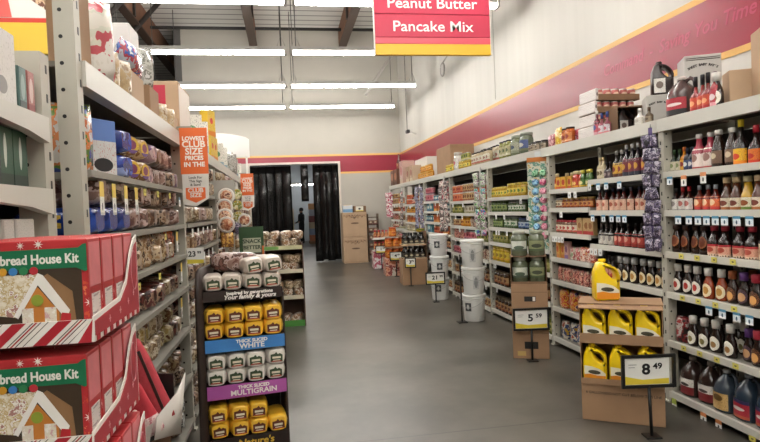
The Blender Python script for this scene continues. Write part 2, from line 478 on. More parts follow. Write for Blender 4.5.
# back room beyond the doorway
BR = flat('#aeb6bd', .6, 0, .05, 1)
struct('wall_storeroom', sbox(((.4, 30.1, 2.7), (6.4, .2, 5.4)), ((3.65, 23.7, 2.7), (.2, 12.6, 5.4)), ((-2.68, 23.7, 2.7), (.16, 12.6, 5.4))), BR)
struct('ceiling_storeroom', sbox(((.45, 23.75, 5.54), (6.5, 12.7, .2))), flat('#c9c9c6', .7))

# roof timber, pipes, hangers
GLU = flat('#86604a', .7, 0, .18, 3)
for x, lab_ in ((-.72, 'brown timber roof beam above the curtained doorway'), (1.86, 'brown timber roof beam right of the light joints, beside the hanging red aisle sign'), (-3.5, 'brown timber roof beam at the left, over the stacked goods'), (-6.1, 'brown timber roof beam furthest left, over the next aisle')):
    t = thing('roof_beam', lab_, 'beam', (x, 6, 6.4), 0, 'timber roof beams')
    y1 = YB-6.02 if x > -2.78 else 17.8
    obj('timber', sbox(((0, (y1-12.9)/2, .3), (.16, y1+12.9, .6))), GLU, t)
    obj('bottom_plate', sbox(((0, (y1-12.9)/2, -.02), (.22, y1+12.9, .04))), flat('#4a3a30', .6), t)
    for k in range(5):
        obj('hanger', sbox(((0, -9+4.4*k, .3), (.26, .12, .56))), flat('#3a3430', .5, .3), t)
tag(obj('sprinkler_pipe', tube([(-9, 16.4, 6.72), (2.8, 16.4, 6.72)], .045, 8), flat('#2e2c2b', .5)), 'long dark sprinkler pipe running under the roof deck along the far wall', 'pipe')
for y in (13.4, 15.0):
    tag(obj('roof_strut', tube([(-2.9, y, 6.9), (-4.9, y+.5, 4.9)], .06, 6), flat('#38322f', .6)), 'dark diagonal roof strut at upper left, %s the red carton' % ('nearer one above' if y < 14 else 'farther one above'), 'strut', 'roof struts')
tag(obj('brace_rod', tube([(3.42, 16.4, 6.25), (2.35, 15.9, 4.75)], .04, 8), flat('#c2beb8', .4)), 'pale diagonal brace rod hanging beside the right end of the far lights', 'rod')
tag(obj('wall_seam', sbox(((XR-.003, 9.15, 4.9), (.006, .012, 3.2))), flat('#a49f95', .6)), None, None, None, 'structure'); bpy.data.objects['wall_seam'].name = 'trim_5'
c = thing('wall_horn', 'small round speaker on a bracket high on the right wall under the aisle sign', 'speaker', (XR-.25, 11.4, 4.35))
obj('ring', tube([(0+.0, .13*math.cos(a*PI/8), .13*math.sin(a*PI/8)) for a in range(16)], .02, 6, closed=True), flat('#8a867f', .5), c)
obj('grille', lathe([(.11, -.01), (.11, .01)], 16), flat('#b5b1a9', .5), c, rot=(0, PI/2, 0))
obj('bracket', tube([(0, 0, .12), (.12, 0, .3), (.25, 0, .3)], .018, 6), flat('#8a867f', .5), c)
c = thing('security_camera', 'small dark security camera on a drop rod near the far right corner', 'camera', (3.3, 15.0, 3.57))
obj('housing', rbox((0, -.06, 0), (.09, .2, .09), .02), flat('#26242a', .4), c); obj('drop_rod', tube([(0, 0, .04), (0, 0, 3.43)], .012, 6), flat('#8a867f', .5), c)
obj('arm', tube([(0, 0, .03), (.25, 0, -.06)], .015, 6), flat('#d0cdc6', .5), c)

# ------------------------------------------------------------------ lights
TUBE = glow('#fffcf6', 44.0)
HOUS = flat('#a9a7a2', .5)
def fixture_parts():
    hs = sbox(((0, 0, .055), (2.92, .08, .07)))
    tb = lambda y: tube([(-1.43, y, -.025), (1.43, y, -.025)], .022, 6)
    ends = lambda x: sbox(((x, 0, .0), (.03, .16, .1)))
    kind('strip_light', ('housing', hs, HOUS), ('tube', tb(-.024), TUBE), ('tube', tb(.024), TUBE), ('end_cap', ends(-1.455), HOUS), ('end_cap', ends(1.455), HOUS),
         ('cable', tube([(-1.38, 0, .1), (-1.38, 0, 2.6)], .009, 5), flat('#4a4845', .5)), ('cable', tube([(1.38, 0, .1), (1.38, 0, 2.6)], .009, 5), flat('#4a4845', .5)),
         ('hook', tube([(-1.45, 0, .1), (-1.38, 0, .3), (-1.31, 0, .1)], .007, 5), flat('#8d8a85', .4)), ('hook', tube([(1.31, 0, .1), (1.38, 0, .3), (1.45, 0, .1)], .007, 5), flat('#8d8a85', .4)))
fixture_parts()
WHERE = ['in the row nearest the far wall', 'in the second row from the far wall', 'in the third row from the far wall', 'in the row at the top edge of the picture']
for i, y in enumerate((15.8, 13.15, 10.4, 7.9, 5.2, 2.6, 0, -2.6, -5.2)):
    for x, sd in ((-1.34, 'left'), (1.68, 'right')):
        put('strip_light', 'strip_light', (sd + ' suspended fluorescent strip light ' + (WHERE[i] if i < 4 else 'in a row overhead behind the picture edge')), 'light', (x, y, 4.42), 0, 'suspended fluorescent strip lights')
for y in (10.4, 7.9, 5.2, 2.6, 0):  # unseen rows added to throw more light on the ceiling
    put('strip_light', 'strip_light', 'unseen fluorescent strip light over the next aisle, added to brighten the ceiling', 'light', (-5.4, y, 4.42), 0, 'unseen strip lights added over the next aisle')
kind('bay_light', ('housing', sbox(((0, 0, .05), (2.3, .12, .08))), HOUS), ('tube', tube([(-1.1, 0, -.02), (1.1, 0, -.02)], .022, 6), TUBE), ('rod', tube([(-.9, 0, .09), (-.9, 0, 1.22)], .01, 5), HOUS), ('rod', tube([(.9, 0, .09), (.9, 0, 1.22)], .01, 5), HOUS))
kind('low_bay_light', ('housing', sbox(((0, 0, .05), (2.3, .12, .08))), HOUS), ('tube', tube([(-1.1, 0, -.02), (1.1, 0, -.02)], .022, 6), TUBE), ('rod', tube([(-.9, 0, .09), (-.9, 0, 2.5)], .01, 5), HOUS), ('rod', tube([(.9, 0, .09), (.9, 0, 2.5)], .01, 5), HOUS))
put('low_bay_light', 'strip_light', 'low fluorescent strip light in the storeroom seen through the doorway', 'light', (1.0, 28.3, 2.88), 0)
for y in (20.5, 24.5):
    put('bay_light', 'strip_light', 'fluorescent strip light in the storeroom above the doorway view', 'light', (1.0, y, 4.2), 0, 'storeroom lights')

# ------------------------------------------------------------------ racks
def post_mesh(h, wx=.07, wy=.06, bm=None):
    bm = bmesh.new()
    box(bm, (wx/2, 0, h/2), (wx, wy, h), 0)
    box(bm, (wx/2, 0, .006), (wx+.03, wy+.002, .012), 0)
    k = 0; z = .12
    while z < h-.03:
        bmesh.ops.create_circle(bm, cap_ends=True, segments=8, radius=.0075, matrix=Matrix.Translation((wx/2-.012, -wy/2-.0006, z)) @ Matrix.Rotation(PI/2, 4, 'X'))
        box(bm, (-.0005, wy*.12, z+.03), (.001, .012, .028), 1)
        box(bm, (wx+.0005, wy*.12, z+.03), (.001, .012, .028), 1)
        z += .095
    for f in bm.faces:
        if len(f.verts) == 8: f.material_index = 1
    return mesh('upright', bm, [STEEL, BLACK])
POSTS = {}
TAGC = {'w': '#e6e6e2', 'b': '#cfe4ee', 'y': '#e3d66c', 'o': '#e0a070', 'g': '#cdd9a0'}
def tag_mesh(c):
    k = 'tag'+c
    if k not in POSTS:
        m = {'w': lab('#e8e8e4', '#3a3a3a', None, .12, .2, .45, text='#8a8a8a'), 'b': lab('#e3edf2', '#33556b', '#e8e8e8', .12, .22, .35, .2, '#5b7f96', '#4f8fb0', .72),
             'y': lab('#d9cf62', '#4a4a30', None, .2, .15, .5, text='#77703a'), 'o': lab('#ecebe6', '#3a3a3a', None, .14, .2, .35, text='#8a8a8a', top='#d98a52', tt=.65),
             'g': lab('#e6e8e0', '#4a4a4a', None, .14, .2, .3, text='#8a8a8a', top='#a9b84a', tt=.6), 'r': lab('#ecebe6', '#3a3a3a', '#b8b8b4', .14, .12, .25, .08, '#8a8a8a', '#e0c45a', .55)}[c]
        POSTS[k] = m
    return POSTS[k]
def rack(label, s, x, y0, y1, segs, depth=.68, h=2.135, posth=None, first=False, beam=.095, tags=(), group=None, deckz=2.115, beamflare=0):
    """s=+1: front face towards -x (right side of the aisle); s=-1: front towards +x"""
    t = thing('shelving_rack', label, 'shelving rack', (x, y0, 0), 0, group)
    L = y1-y0; ph = posth or h
    pos = [L] + ([0] if first else [])
    for yy in pos:
        key = round(ph if yy == 0 else min(ph, 2.16), 2)
        if key not in POSTS: POSTS[key] = post_mesh(key)
        for xx in (0, depth-.07): obj('upright', POSTS[key], None, t, (s*xx if s > 0 else -xx-.07, yy, 0))
    a, b = .032, L-.032
    bx = lambda n, x0, x1, ya, yb, z0, z1, m, par=t: obj(n, sbox(((s*(x0+x1)/2, (ya+yb)/2, (z0+z1)/2), (x1-x0, yb-ya, z1-z0))), m, par)
    bx('beam', -.012, .045, a, L+.03, h-beam, h, RAIL)
    rl = .044 if s > 0 else .024
    bx('beam', depth-.045, depth, a, b, h-beam, h, STEEL)
    bx('deck', .05, depth-.05, a, b, h-.022, h-.001, flat('#6d675c', .7))
    bx('back_panel', depth-.012, depth-.002, a, b, .05, h-.1, flat('#34312d', .7))  # dark sheet, its colour carries the shade deep in the shelves
    for k, (z, ya, yb) in enumerate(segs):
        ya2, yb2 = max(ya-y0, a), min(yb-y0, b)
        sh = bx('shelf', .01, depth-.02, ya2, yb2, z-.03, z-.004, STEELD)
        bx('price_rail', -.014, .012, ya2, yb2, z-rl, z+.002, RAIL if s > 0 else STEELD, sh)
        for (ty, c) in [q for q in tags if q[2] == k] if tags and len(tags[0]) == 3 else []: pass
        for (tk, ty, c, dz) in tags:
            if tk != k: continue
            tw, th = {'y': (.05, .035), 'g': (.05, .1), 'r': (.05, .13), 'o': (.055, .075)}.get(c, (.06, .06))
            bm = poly([(-tw/2, -th), (tw/2, -th), (tw/2, 0), (-tw/2, 0)])
            obj('price_tag', bm, tag_mesh(c), sh, (-s*.018, ty-y0, z-.038+dz), (0 if c != 'q' else 0, 0, -s*PI/2))
    return t
R0 = 2.8
ZA = [1.735, 1.45, 1.14, .84, .475, .09]
YP = [2.01, 3.89, 5.77, 7.65, 9.53, 11.41, 13.29, 15.17]
T_A = [(0, 3.78, 'b', 0), (0, 3.63, 'o', 0), (0, 3.44, 'o', 0.01)] + [(1, y, 'b', 0) for y in (3.70, 3.59, 3.50, 3.42, 3.34, 3.26, 3.16, 3.06)] + \
      [(3, y, 'b', 0) for y in (3.42, 3.30, 3.18, 3.08)] + [(5, 3.80, 'g', 0), (5, 3.50, 'o', .0), (5, 3.36, 'o', .0), (5, 3.08, 'y', 0)] + \
      [(k, y, 'y', .036) for k in (2, 3, 4) for y in (3.68, 3.52, 3.36, 3.2)]
rack('grey steel shelving rack bay nearest on the right, full of barbecue sauce and syrup bottles', 1, R0, YP[0], YP[1], [(z, YP[0], YP[1]) for z in ZA], tags=T_A, group=None, first=True)
ZBl = [1.675, 1.48, 1.22, .955, .715, .426, .1]
T_B = [(0, 4.9, 'w', 0), (0, 4.62, 'b', 0), (6, 4.42, 'b', 0), (7, 4.55, 'b', 0), (7, 4.68, 'b', 0), (7, 4.86, 'b', 0), (7, 4.45, 'b', 0), (7, 4.36, 'b', 0), (6, 4.75, 'b', 0),
       (0, 5.28, 'w', 0), (0, 5.17, 'w', 0), (1, 5.47, 'w', 0), (2, 5.66, 'w', 0), (2, 5.6, 'w', 0), (2, 5.53, 'w', 0), (2, 5.46, 'w', 0), (8, 4.9, 'w', 0), (8, 4.83, 'w', 0), (8, 4.75, 'w', 0)]
rack('grey steel rack bay second from the front on the right, behind the oil cartons', 1, R0, YP[1], YP[2],
     [(z, 4.95, YP[2]) for z in ZBl[:6]] + [(z, YP[1], 4.93) for z in ZA[:5]] + [(.1, YP[1], YP[2])],
     tags=[((6 if k == 0 and y < 4.95 else k), y, c, d) for k, y, c, d in T_B])
ZC_ = [1.635, 1.44, 1.23, 1.025, .77, .445, .09]
def stdtags(y0, y1, seed):
    r = random.Random(seed); o = []
    for k in range(7):
        for i in range(r.choice((3, 4, 5))): o.append((k, r.uniform(y0+.1, y1-.1), 'w', 0))
    return o
ORD = ['nearest', 'second', 'third', 'fourth', 'fifth', 'sixth', 'seventh']
for i in range(2, 7):
    ys = (YP[i], YP[i+1])
    ZS = [z + (0 if i == 2 else (-.02 if i % 2 else .015)) for z in ZC_]
    rack(f'grey steel shelving rack bay {ORD[i]} from the front on the right', 1, R0, ys[0], ys[1], [(z, *ys) for z in ZS], tags=stdtags(*ys, i))
# left side of the aisle
L0 = -.72
ZL = [1.735, 1.49, 1.28, 1.05, .76, .42, .1]
YL = [2.235, 4.28, 6.2, 8.15, 10.1, 12.05]
LT = [(0, y, 'r', 0) for y in (2.36, 2.52, 2.70, 2.88)] + [(0, y, 'y', 0) for y in (3.05, 3.35, 3.68)] + [(0, 4.0, 'b', -.02)] + [(2, 3.3, 'y', 0), (2, 2.85, 'y', 0), (1, 3.5, 'y', 0), (1, 3.85, 'r', 0), (3, 3.9, 'r', 0), (2, 3.95, 'r', 0)]
for i in range(5):
    rack(['grey steel rack bay nearest on the left, full of bagged bread behind gingerbread kits', 'grey steel shelving rack bay on the left behind the bread display', 'grey steel shelving rack bay on the left with hanging round packs', 'fourth grey steel rack bay along the left side', 'grey steel rack bay at the far end of the left side'][i],
         -1, L0, YL[i], YL[i+1], [(z, YL[i], YL[i+1]) for z in ZL], h=2.14, posth=(2.62 if i == 0 else 2.16), first=(i == 0), tags=LT if i == 0 else [(k, YL[i]+.2+.28*j, 'w', 0) for k in (1, 2, 3) for j in range(5)])
# the rack nearer than these at the left edge of the picture
t = thing('shelving_rack', 'grey steel rack at the left edge of the picture, holding green boxes and white cartons', 'shelving rack', (-.76, .1, 0))
POSTS['n'] = post_mesh(2.1, .085, .07)
for yy in (0, 1.93):
    for xx in (-.085, -.7): obj('upright', POSTS['n'], None, t, (xx, yy, 0))
for z in (1.885, 1.655, 1.43, 1.1, .6, .12):
    sh = obj('shelf', sbox(((-.36, .965, z-.02), (.66, 1.84, .03))), STEELD, t)
    bm = plate([(.05, z-.045), (1.5, z-.045), (1.74, z-.06), (1.895, z-.082), (1.895, z), (.05, z)], [], .03, 0)
    bm.transform(Matrix.Translation((0.004, 0, 0)) @ Matrix.Rotation(PI/2, 4, 'Z'))
    for f in bm.faces: f.smooth = False
    obj('beam', bm, RAIL, t)
obj('back_panel', sbox(((-.69, .965, 1.05), (.01, 1.8, 1.9))), flat('#3b3833', .7), t)  # dark sheet again, shade inside the rack put into its colour

# ------------------------------------------------------------------ goods, right side
RT = -PI/2
def row(key, name, label, cat, ys, z, x=2.87, rz=RT, s=1, jx=.012, jr=.12, group=None):
    g = group or (label.split(' on ')[0] + ' row' if len(ys) > 1 else None)
    for y in ys:
        put(key, name, label, cat, (x + RR(-jx, jx)*(1 if len(ys) > 1 else 0), y, z), rz + RR(-jr, jr), g, s=s)
A1, A2, A3, A4, A5, A6 = [z-.003 for z in ZA]
k_sauce('green_sauce', .165, .052, '#1d2a1c', '#2f4a2a', lab('#cfc9b0', '#7c8a5a'), .4)
k_sauce('yellow_sauce', .175, .055, '#c0781e', '#c86b2a', lab('#e0a82c', '#8a2a1a'), .35)
k_sauce('navy_sauce', .165, .05, '#14182a', '#2a2d3a', lab('#30406a', '#c8c8c8', '#20264a'), .3)
k_sauce('pink_neck', .245, .088, '#9a3a48', '#e4dcd8', lab('#e2d3cc', '#8f6a62', '#b0504e', .3, .2, .55, .1, '#c9b3aa'), .42, lz=(.02, .58), neck=.36)
k_bottle('brown_two', .25, .09, '#2a1a12', '#e8e5de', lab('#7d6250', '#cfc0a4', '#3a2a20', .25, .18, .68), None, oval=False, neck=.42, lz=(.02, .5), ang=1.3)
k_sauce('soy_sauce', .29, .085, '#191413', '#d8bf2c', lab('#e5b32a', '#c83a1e', '#e2861e', .28, .2, .5), .5, caph=.045, lz=(.03, .38))
k_sauce('red_cap_soy', .24, .085, '#241412', '#b22030', lab('#d8752a', '#b82a1e', '#c83a22', .28, .2, .5), .48, caph=.045, lz=(.03, .42))
row('green_sauce', 'sauce_bottle', 'small dark green bottle with pale label on top shelf beside near right post', 'bottle', [3.835, 3.785], A1)
row('yellow_sauce', 'sauce_bottle', 'small yellow mustard-coloured sauce bottle with orange cap on the top shelf near the right post', 'bottle', [3.73], A1)
row('navy_sauce', 'sauce_bottle', 'small navy sauce bottle on the top shelf left of the two pink-necked bottles', 'bottle', [3.685, 3.635], A1)
row('pink_neck', 'dressing_bottle', 'pink-necked dressing bottle with wide cream label on the top shelf of the near right rack', 'bottle', [3.565, 3.468], A1)
row('brown_two', 'sauce_bottle', 'dark brown bottle with white cap and tan label on the near right top shelf', 'bottle', [3.385, 3.28], A1)
row('soy_sauce', 'soy_sauce_bottle', 'tall black soy sauce bottle with yellow cap and yellow label', 'bottle', [3.205], A1)
row('red_cap_soy', 'soy_sauce_bottle', 'black sauce bottle with red cap and orange label at right end of top shelf', 'bottle', [3.10, 3.0], A1)
k_sauce('wl_black', .165, .062, '#2a1512', '#222020', lab('#dcd8d2', '#8a8480', None), .4, lz=(.05, .55))
k_sauce('wl_red', .17, .062, '#3a1210', '#b02430', lab('#dcd8d2', '#a8605a', None), .4, lz=(.05, .55))
k_sauce('orange_grey', .175, .068, '#5c1e14', '#8c939a', lab('#d9683a', '#e8c8a0', '#c23a3a'), .4, lz=(.05, .58))
k_sauce('amber_tan', .215, .078, '#4a2412', '#c9b08a', lab('#dcd2bc', '#6b2f20', '#a8683a', .34, .24), .5, caph=.035, lz=(.03, .4), neck=.5)
k_sauce('yellow_juice', .215, .078, '#b08a1e', '#cfc49a', lab('#dcd8bc', '#8a4a20', '#6f8a3a', .34, .24), .5, caph=.035, lz=(.03, .4), neck=.5)
row('wl_black', 'sauce_bottle', 'small bottle with black cap and white label, second shelf of near right rack', 'bottle', [3.83], A2)
row('wl_red', 'sauce_bottle', 'small bottle with red cap and white label, second shelf of near right rack', 'bottle', [3.75, 3.68], A2)
row('orange_grey', 'sauce_bottle', 'red sauce bottle with grey cap and orange label, second shelf, near right rack', 'bottle', [3.59, 3.505, 3.42], A2)
row('amber_tan', 'marinade_bottle', 'amber marinade bottle with tan cap and cream label, second shelf of near right rack', 'bottle', [3.335, 3.245, 3.075, 2.99], A2)
row('yellow_juice', 'marinade_bottle', 'yellow marinade bottle among the amber ones on the second shelf of the near right rack', 'bottle', [3.16], A2)
k_bottle('syrup', .2, .085, '#2a1610', '#3a2016', lab('#8a4a2a', '#6b3018', None, .36, .36, .5, text='#c9a070'), .055, oval=True, neck=.45, lz=(.25, .75), ang=1.0)
k_sauce('syrup_red', .205, .085, '#20120f', '#a02838', lab('#d9a48c', '#a84a3a', '#dcc0a8', .3, .22, .55, .2, '#a86a5a', '#b02a34', .82), .42, lz=(.02, .42), neck=.45)
k_sauce('square_tan', .235, .09, '#301a12', '#c8b088', lab('#d8c4b0', '#b08a70', None, text='#8a6a58'), .4, caph=.04, lz=(.03, .48), neck=.5)
row('syrup', 'syrup_bottle', 'flat brown syrup bottle with oval label on the third shelf beside the near right post', 'bottle', [3.84, 3.745, 3.645, 3.55], A3)
row('syrup_red', 'sauce_bottle', 'dark sauce bottle with red cap and pink label, third shelf of near right rack', 'bottle', [3.445, 3.345, 3.24], A3)
put('syrup_red', 'sauce_bottle', 'rightmost dark red-capped bottle on the third shelf beside the tan-capped one', 'bottle', (2.87, 3.135, A3), RT)
row('square_tan', 'sauce_bottle', 'square brown bottle with tan cap and pale label at right end of third shelf', 'bottle', [3.03, 2.925], A3)
DK = '#1f100d'
EMBR = lab('#e6e1d6', '#a83028', None, .26, .26, .5, text='#b8b0a4')
EMBG = lab('#e8e4d8', '#7a7040', None, .26, .22, .42, text='#a09a88')
EMBB = lab('#e8e4d8', '#9a7440', None, .28, .22, .42, text='#a09a88')
EMBY = lab('#e6d8b4', '#b0803a', None, .3, .28, .5, text='#9a7a48')
EMBP = lab('#3a2630', '#c89a70', None, .36, .3, .45, text='#8a6a80')
EMBO = lab('#4a2818', '#d8a060', None, .34, .3, .4, text='#c88a58')
for nm, body, cap, lb in (('bbq_red', DK, '#d6d3ce', EMBR), ('bbq_orange', '#8f3a18', '#dcd9d3', EMBY), ('bbq_browncap', '#2a130d', '#8e4a22', EMBO),
                          ('bbq_purple', DK, '#5c3578', EMBP), ('bbq_redcap', DK, '#b03040', EMBO), ('bbq_white', DK, '#d8d5cf', EMBG), ('bbq_white_tan', DK, '#d8d5cf', EMBB)):
    k_bottle(nm, .212, .088, body, cap, lb, .06, caph=.052, oval=True, neck=.46, lz=(.08, .66), ang=1.05)
row('bbq_red', 'barbecue_sauce_bottle', 'dark barbecue bottle with white cap and red-centred label on the fourth shelf', 'bottle', [3.835, 3.735, 3.63], A4)
row('bbq_orange', 'barbecue_sauce_bottle', 'orange barbecue bottle with white cap and cream oval label on the fourth shelf', 'bottle', [3.51, 3.405], A4)
row('bbq_browncap', 'barbecue_sauce_bottle', 'dark barbecue bottle with brown-orange cap on the fourth shelf', 'bottle', [3.305], A4)
row('bbq_purple', 'barbecue_sauce_bottle', 'dark barbecue bottle with purple cap on the fourth shelf', 'bottle', [3.21], A4)
row('bbq_redcap', 'barbecue_sauce_bottle', 'dark barbecue bottle with red cap at the right of the fourth shelf', 'bottle', [3.105, 3.0], A4)
row('bbq_purple', 'barbecue_sauce_bottle', 'purple-capped barbecue bottle in the second row of the fourth shelf', 'bottle', [3.17], A4, x=3.0)
row('bbq_browncap', 'barbecue_sauce_bottle', 'brown-capped barbecue bottle in the second row of the fourth shelf', 'bottle', [3.28], A4, x=3.0)
k_bag('red_pouch', .12, .06, .19, prt(['#1b1614', '#7d1f22', '#c8c4be', '#a83030'], 18))
row('red_pouch', 'marinade_pouch', 'crumpled dark red pouch on the fifth shelf beside the near right post', 'pouch', [3.80], A5)
row('bbq_white', 'barbecue_sauce_bottle', 'dark barbecue bottle with white cap and green-centred label on the fifth shelf', 'bottle', [3.675, 3.575], A5, s=1.02)
row('bbq_white_tan', 'barbecue_sauce_bottle', 'dark barbecue bottle with white cap and tan-centred label on the fifth shelf', 'bottle', [3.475, 3.33], A5, s=1.04)
row('bbq_white', 'barbecue_sauce_bottle', 'white-capped barbecue bottle standing in the second row of the fifth shelf', 'bottle', [3.6, 3.45, 3.37], A5, x=3.01)
row('bbq_purple', 'barbecue_sauce_bottle', 'dark barbecue bottle with purple cap on the fifth shelf', 'bottle', [3.215], A5, x=2.9)
row('bbq_redcap', 'barbecue_sauce_bottle', 'dark barbecue bottle with red cap at the right of the fifth shelf', 'bottle', [3.115, 3.0], A5, s=1.05)
JR = lab('#e3dfd8', '#3a302c', '#7a2024', .3, .1, .62, .5, '#8a7a70')
k_jug('jug_brown', '#3a2a26', '#b8aca4', JR, .285, .15)
k_jug('jug_slate', '#39434f', '#b8bcc0', lab('#c8a468', '#6a4a20', None, .3, .2, .7, text='#5a4020'), .28, .15)
k_jug('jug_blue', '#2b3948', '#b4bac0', lab('#a82838', '#e0d8d0', '#b0563a', .36, .1, .5, .16, '#7a1a28', '#2c2a52', .8), .295, .165)
row('jug_brown', 'gallon_jug', 'dark brown gallon jug with white and red label on the bottom right shelf', 'jug', [3.745, 3.58], A6, x=2.905, jr=.2)
row('jug_slate', 'gallon_jug', 'slate-blue gallon jug with tan label and big handle on the bottom right shelf', 'jug', [3.415], A6, x=2.9, jr=0, rz=RT)
row('jug_blue', 'gallon_jug', 'dark blue gallon jug with red label on the bottom right shelf', 'jug', [3.24, 3.065], A6, x=2.91)

# second bay, right part
k_sauce('pale_tan', .2, .06, '#b8a888', '#c4ac80', lab('#d0c4a8', '#6a5a40'), .35)
k_sauce('dark_small', .15, .05, '#221a18', '#1b1a1c', lab('#4a3a40', '#8a7a78'), .4)
k_sauce('tall_white', .27, .068, '#1e1a20', '#c9cac8', lab('#7a2e3a', '#c8963a', '#2a3040', .3, .2), .42, caph=.035, lz=(.05, .55))
k_sauce('tall_yellow', .235, .066, '#2a2420', '#c8c6c0', lab('#cfa23a', '#7a2a20', '#5a3020', .3, .2), .42, caph=.03, lz=(.05, .55))
k_sauce('red_cream', .2, .068, '#4a1a14', '#25283a', lab('#d9b49c', '#9a4a34', None, .3, .2, text='#a86a50'), .42, lz=(.03, .52))
k_sauce('red_label', .205, .068, '#1f1412', '#1c1818', lab('#b04038', '#d89a88', '#8a2a26', .3, .22, .55), .42, lz=(.05, .58))
k_sauce('white_label', .19, .06, '#2a2220', '#5b5450', lab('#cfcac0', '#8a8480', None), .42, lz=(.05, .62))
row('pale_tan', 'sauce_bottle', 'pale tan bottle with tan cap on the second bay top shelf, right part', 'bottle', [4.85, 4.78], A1, x=2.86)
row('dark_small', 'sauce_bottle', 'small black bottle on the second bay top shelf between tan and tall bottles', 'bottle', [4.71, 4.65], A1, x=2.86)
row('tall_yellow', 'sauce_bottle', 'tall bottle with yellow label on the second bay top shelf', 'bottle', [4.575, 4.5], A1)
row('tall_white', 'sauce_bottle', 'tall dark bottle with white cap and wine-red label on the second bay top shelf', 'bottle', [4.42, 4.34, 4.26, 4.18], A1)
row('red_cream', 'sauce_bottle', 'dark red bottle with navy cap and cream label on the second bay second shelf', 'bottle', [4.86-.096*i for i in range(8)], A2)
row('white_label', 'sauce_bottle', 'small brown bottle with pale label at the left of the second bay third shelf', 'bottle', [4.86, 4.78, 4.70], A3)
row('red_label', 'sauce_bottle', 'dark bottle with black cap and red label on the second bay third shelf', 'bottle', [4.61-.09*i for i in range(6)], A3)
k_bottle('bbq_cream', .212, .088, DK, '#b9bab8', EMBY, .06, caph=.052, oval=True, neck=.46, lz=(.08, .66), ang=1.05)
row('red_label', 'sauce_bottle', 'dark bottle with red label at the left of the second bay fourth shelf', 'bottle', [4.84, 4.76, 4.68], A4)
row('bbq_cream', 'barbecue_sauce_bottle', 'black barbecue bottle with grey-white cap and cream oval label on the second bay fourth shelf', 'bottle', [4.57-.102*i for i in range(7)], A4)
row('bbq_white', 'barbecue_sauce_bottle', 'white-capped dark bottle behind the top oil carton on the second bay fifth shelf', 'bottle', [4.8-.12*i for i in range(7)], A5)

# second bay, left part
B1, B2, B3, B4, B5, B6, B7 = [z-.003 for z in ZBl]
k_sauce('spice_red', .17, .055, '#a8321e', '#d8c89a', lab('#b8402a', '#e0c070', '#d89a2a'), .25, neck=.55)
k_sauce('spice_green', .17, .055, '#3a5a24', '#c8b84a', lab('#4a7a34', '#d8d09a', '#c8a02a'), .25, neck=.55)
k_box('spice_box', .09, .05, .13, lab('#d8a43a', '#a8321e', '#c0502a', .34, .24), '#b89038')
k_jar('jar_amber', .105, .072, '#6a3418', '#9a7a3a', lab('#c88a4a', '#7a2e1a', '#b05a2a'))
k_jar('jar_pale', .105, .072, '#8a7a60', '#8f8f88', lab('#cfc4ac', '#6a5a48', '#8a3a2a'))
k_jar('jar_redlid', .135, .075, '#7a5a48', '#a82834', lab('#d8cab4', '#a83a34', '#b84a3a'))
k_box('tilt_box', .1, .045, .16, lab('#b89a6a', '#8a5a30', '#a83030', .3, .2), '#a8885a')
k_box('yellow_box', .07, .05, .17, lab('#d8a04a', '#b8502a', '#c87a30', .34, .2), '#c89040')
k_box('pink_box', .07, .05, .18, lab('#d4a8a0', '#7a4a6a', '#8a6a98', .3, .2), '#c09890')
k_bag('pouch_green', .1, .05, .13, prt(['#8ea078', '#d8d4c4', '#b05a5a', '#d8a0a0'], 22))
k_bag('pouch_pink', .1, .05, .14, prt(['#c87a70', '#e0c8b8', '#a8382e', '#d89a60'], 22))
k_bag('pouch_rose', .085, .05, .15, prt(['#b85a52', '#d89a88', '#7a2a28', '#d8bca0'], 26))
k_bag('bag_redyellow', .16, .08, .2, prt(['#a8322a', '#d8a83a', '#c8402e', '#e0c890', '#4a2a58'], 16))
k_bag('bag_mixed', .15, .08, .19, prt(['#a84a34', '#d8d0c0', '#3a4a78', '#c8a03a'], 16))
row('spice_box', 'spice_box', 'yellow spice box on the second bay top shelf, left part', 'box', [5.6, 5.5, 5.4], B1, x=2.86)
row('spice_red', 'seasoning_bottle', 'red seasoning bottle with cream cap on the second bay top shelf, left part', 'bottle', [5.675, 5.31, 5.25, 5.19], B1, x=2.86)
row('spice_green', 'seasoning_bottle', 'green seasoning bottle with yellow cap on the second bay top shelf, left part', 'bottle', [5.13, 5.065, 5.0], B1, x=2.86)
row('spice_red', 'seasoning_bottle', 'red seasoning bottle standing behind the yellow spice boxes', 'bottle', [5.62, 5.55, 5.47, 5.39], B1, x=2.95)
row('jar_pale', 'sauce_jar', 'small pale jar at the left of the second bay second shelf', 'jar', [5.67, 5.59], B2, x=2.86)
row('jar_amber', 'sauce_jar', 'small amber jar with brass lid on the second bay second shelf, left part', 'jar', [5.50-.084*i for i in range(7)], B2, x=2.86)
row('jar_redlid', 'sauce_jar', 'jar with red lid on the second bay third shelf, left part', 'jar', [5.66-.084*i for i in range(5)], B3, x=2.86)
row('tilt_box', 'snack_box', 'tan and red box leaning on the second bay third shelf', 'box', [5.2, 5.085, 4.99], B3, x=2.86, jr=.3)
row('yellow_box', 'snack_box', 'upright orange-yellow box on the second bay fourth shelf', 'box', [5.66, 5.58], B4, x=2.86)
row('pink_box', 'snack_box', 'upright pale pink box on the second bay fourth shelf', 'box', [5.49], B4, x=2.86)
row('pouch_green', 'snack_pouch', 'green and white pouch on the second bay fourth shelf', 'pouch', [5.40, 5.29], B4, x=2.86)
row('pouch_pink', 'snack_pouch', 'pink and orange pouch on the second bay fourth shelf', 'pouch', [5.18, 5.08, 4.99], B4, x=2.86)
row('pouch_rose', 'snack_pouch', 'small rose-red pouch in the row on the second bay fifth shelf', 'pouch', [5.67-.092*i for i in range(8)], B5, x=2.86)
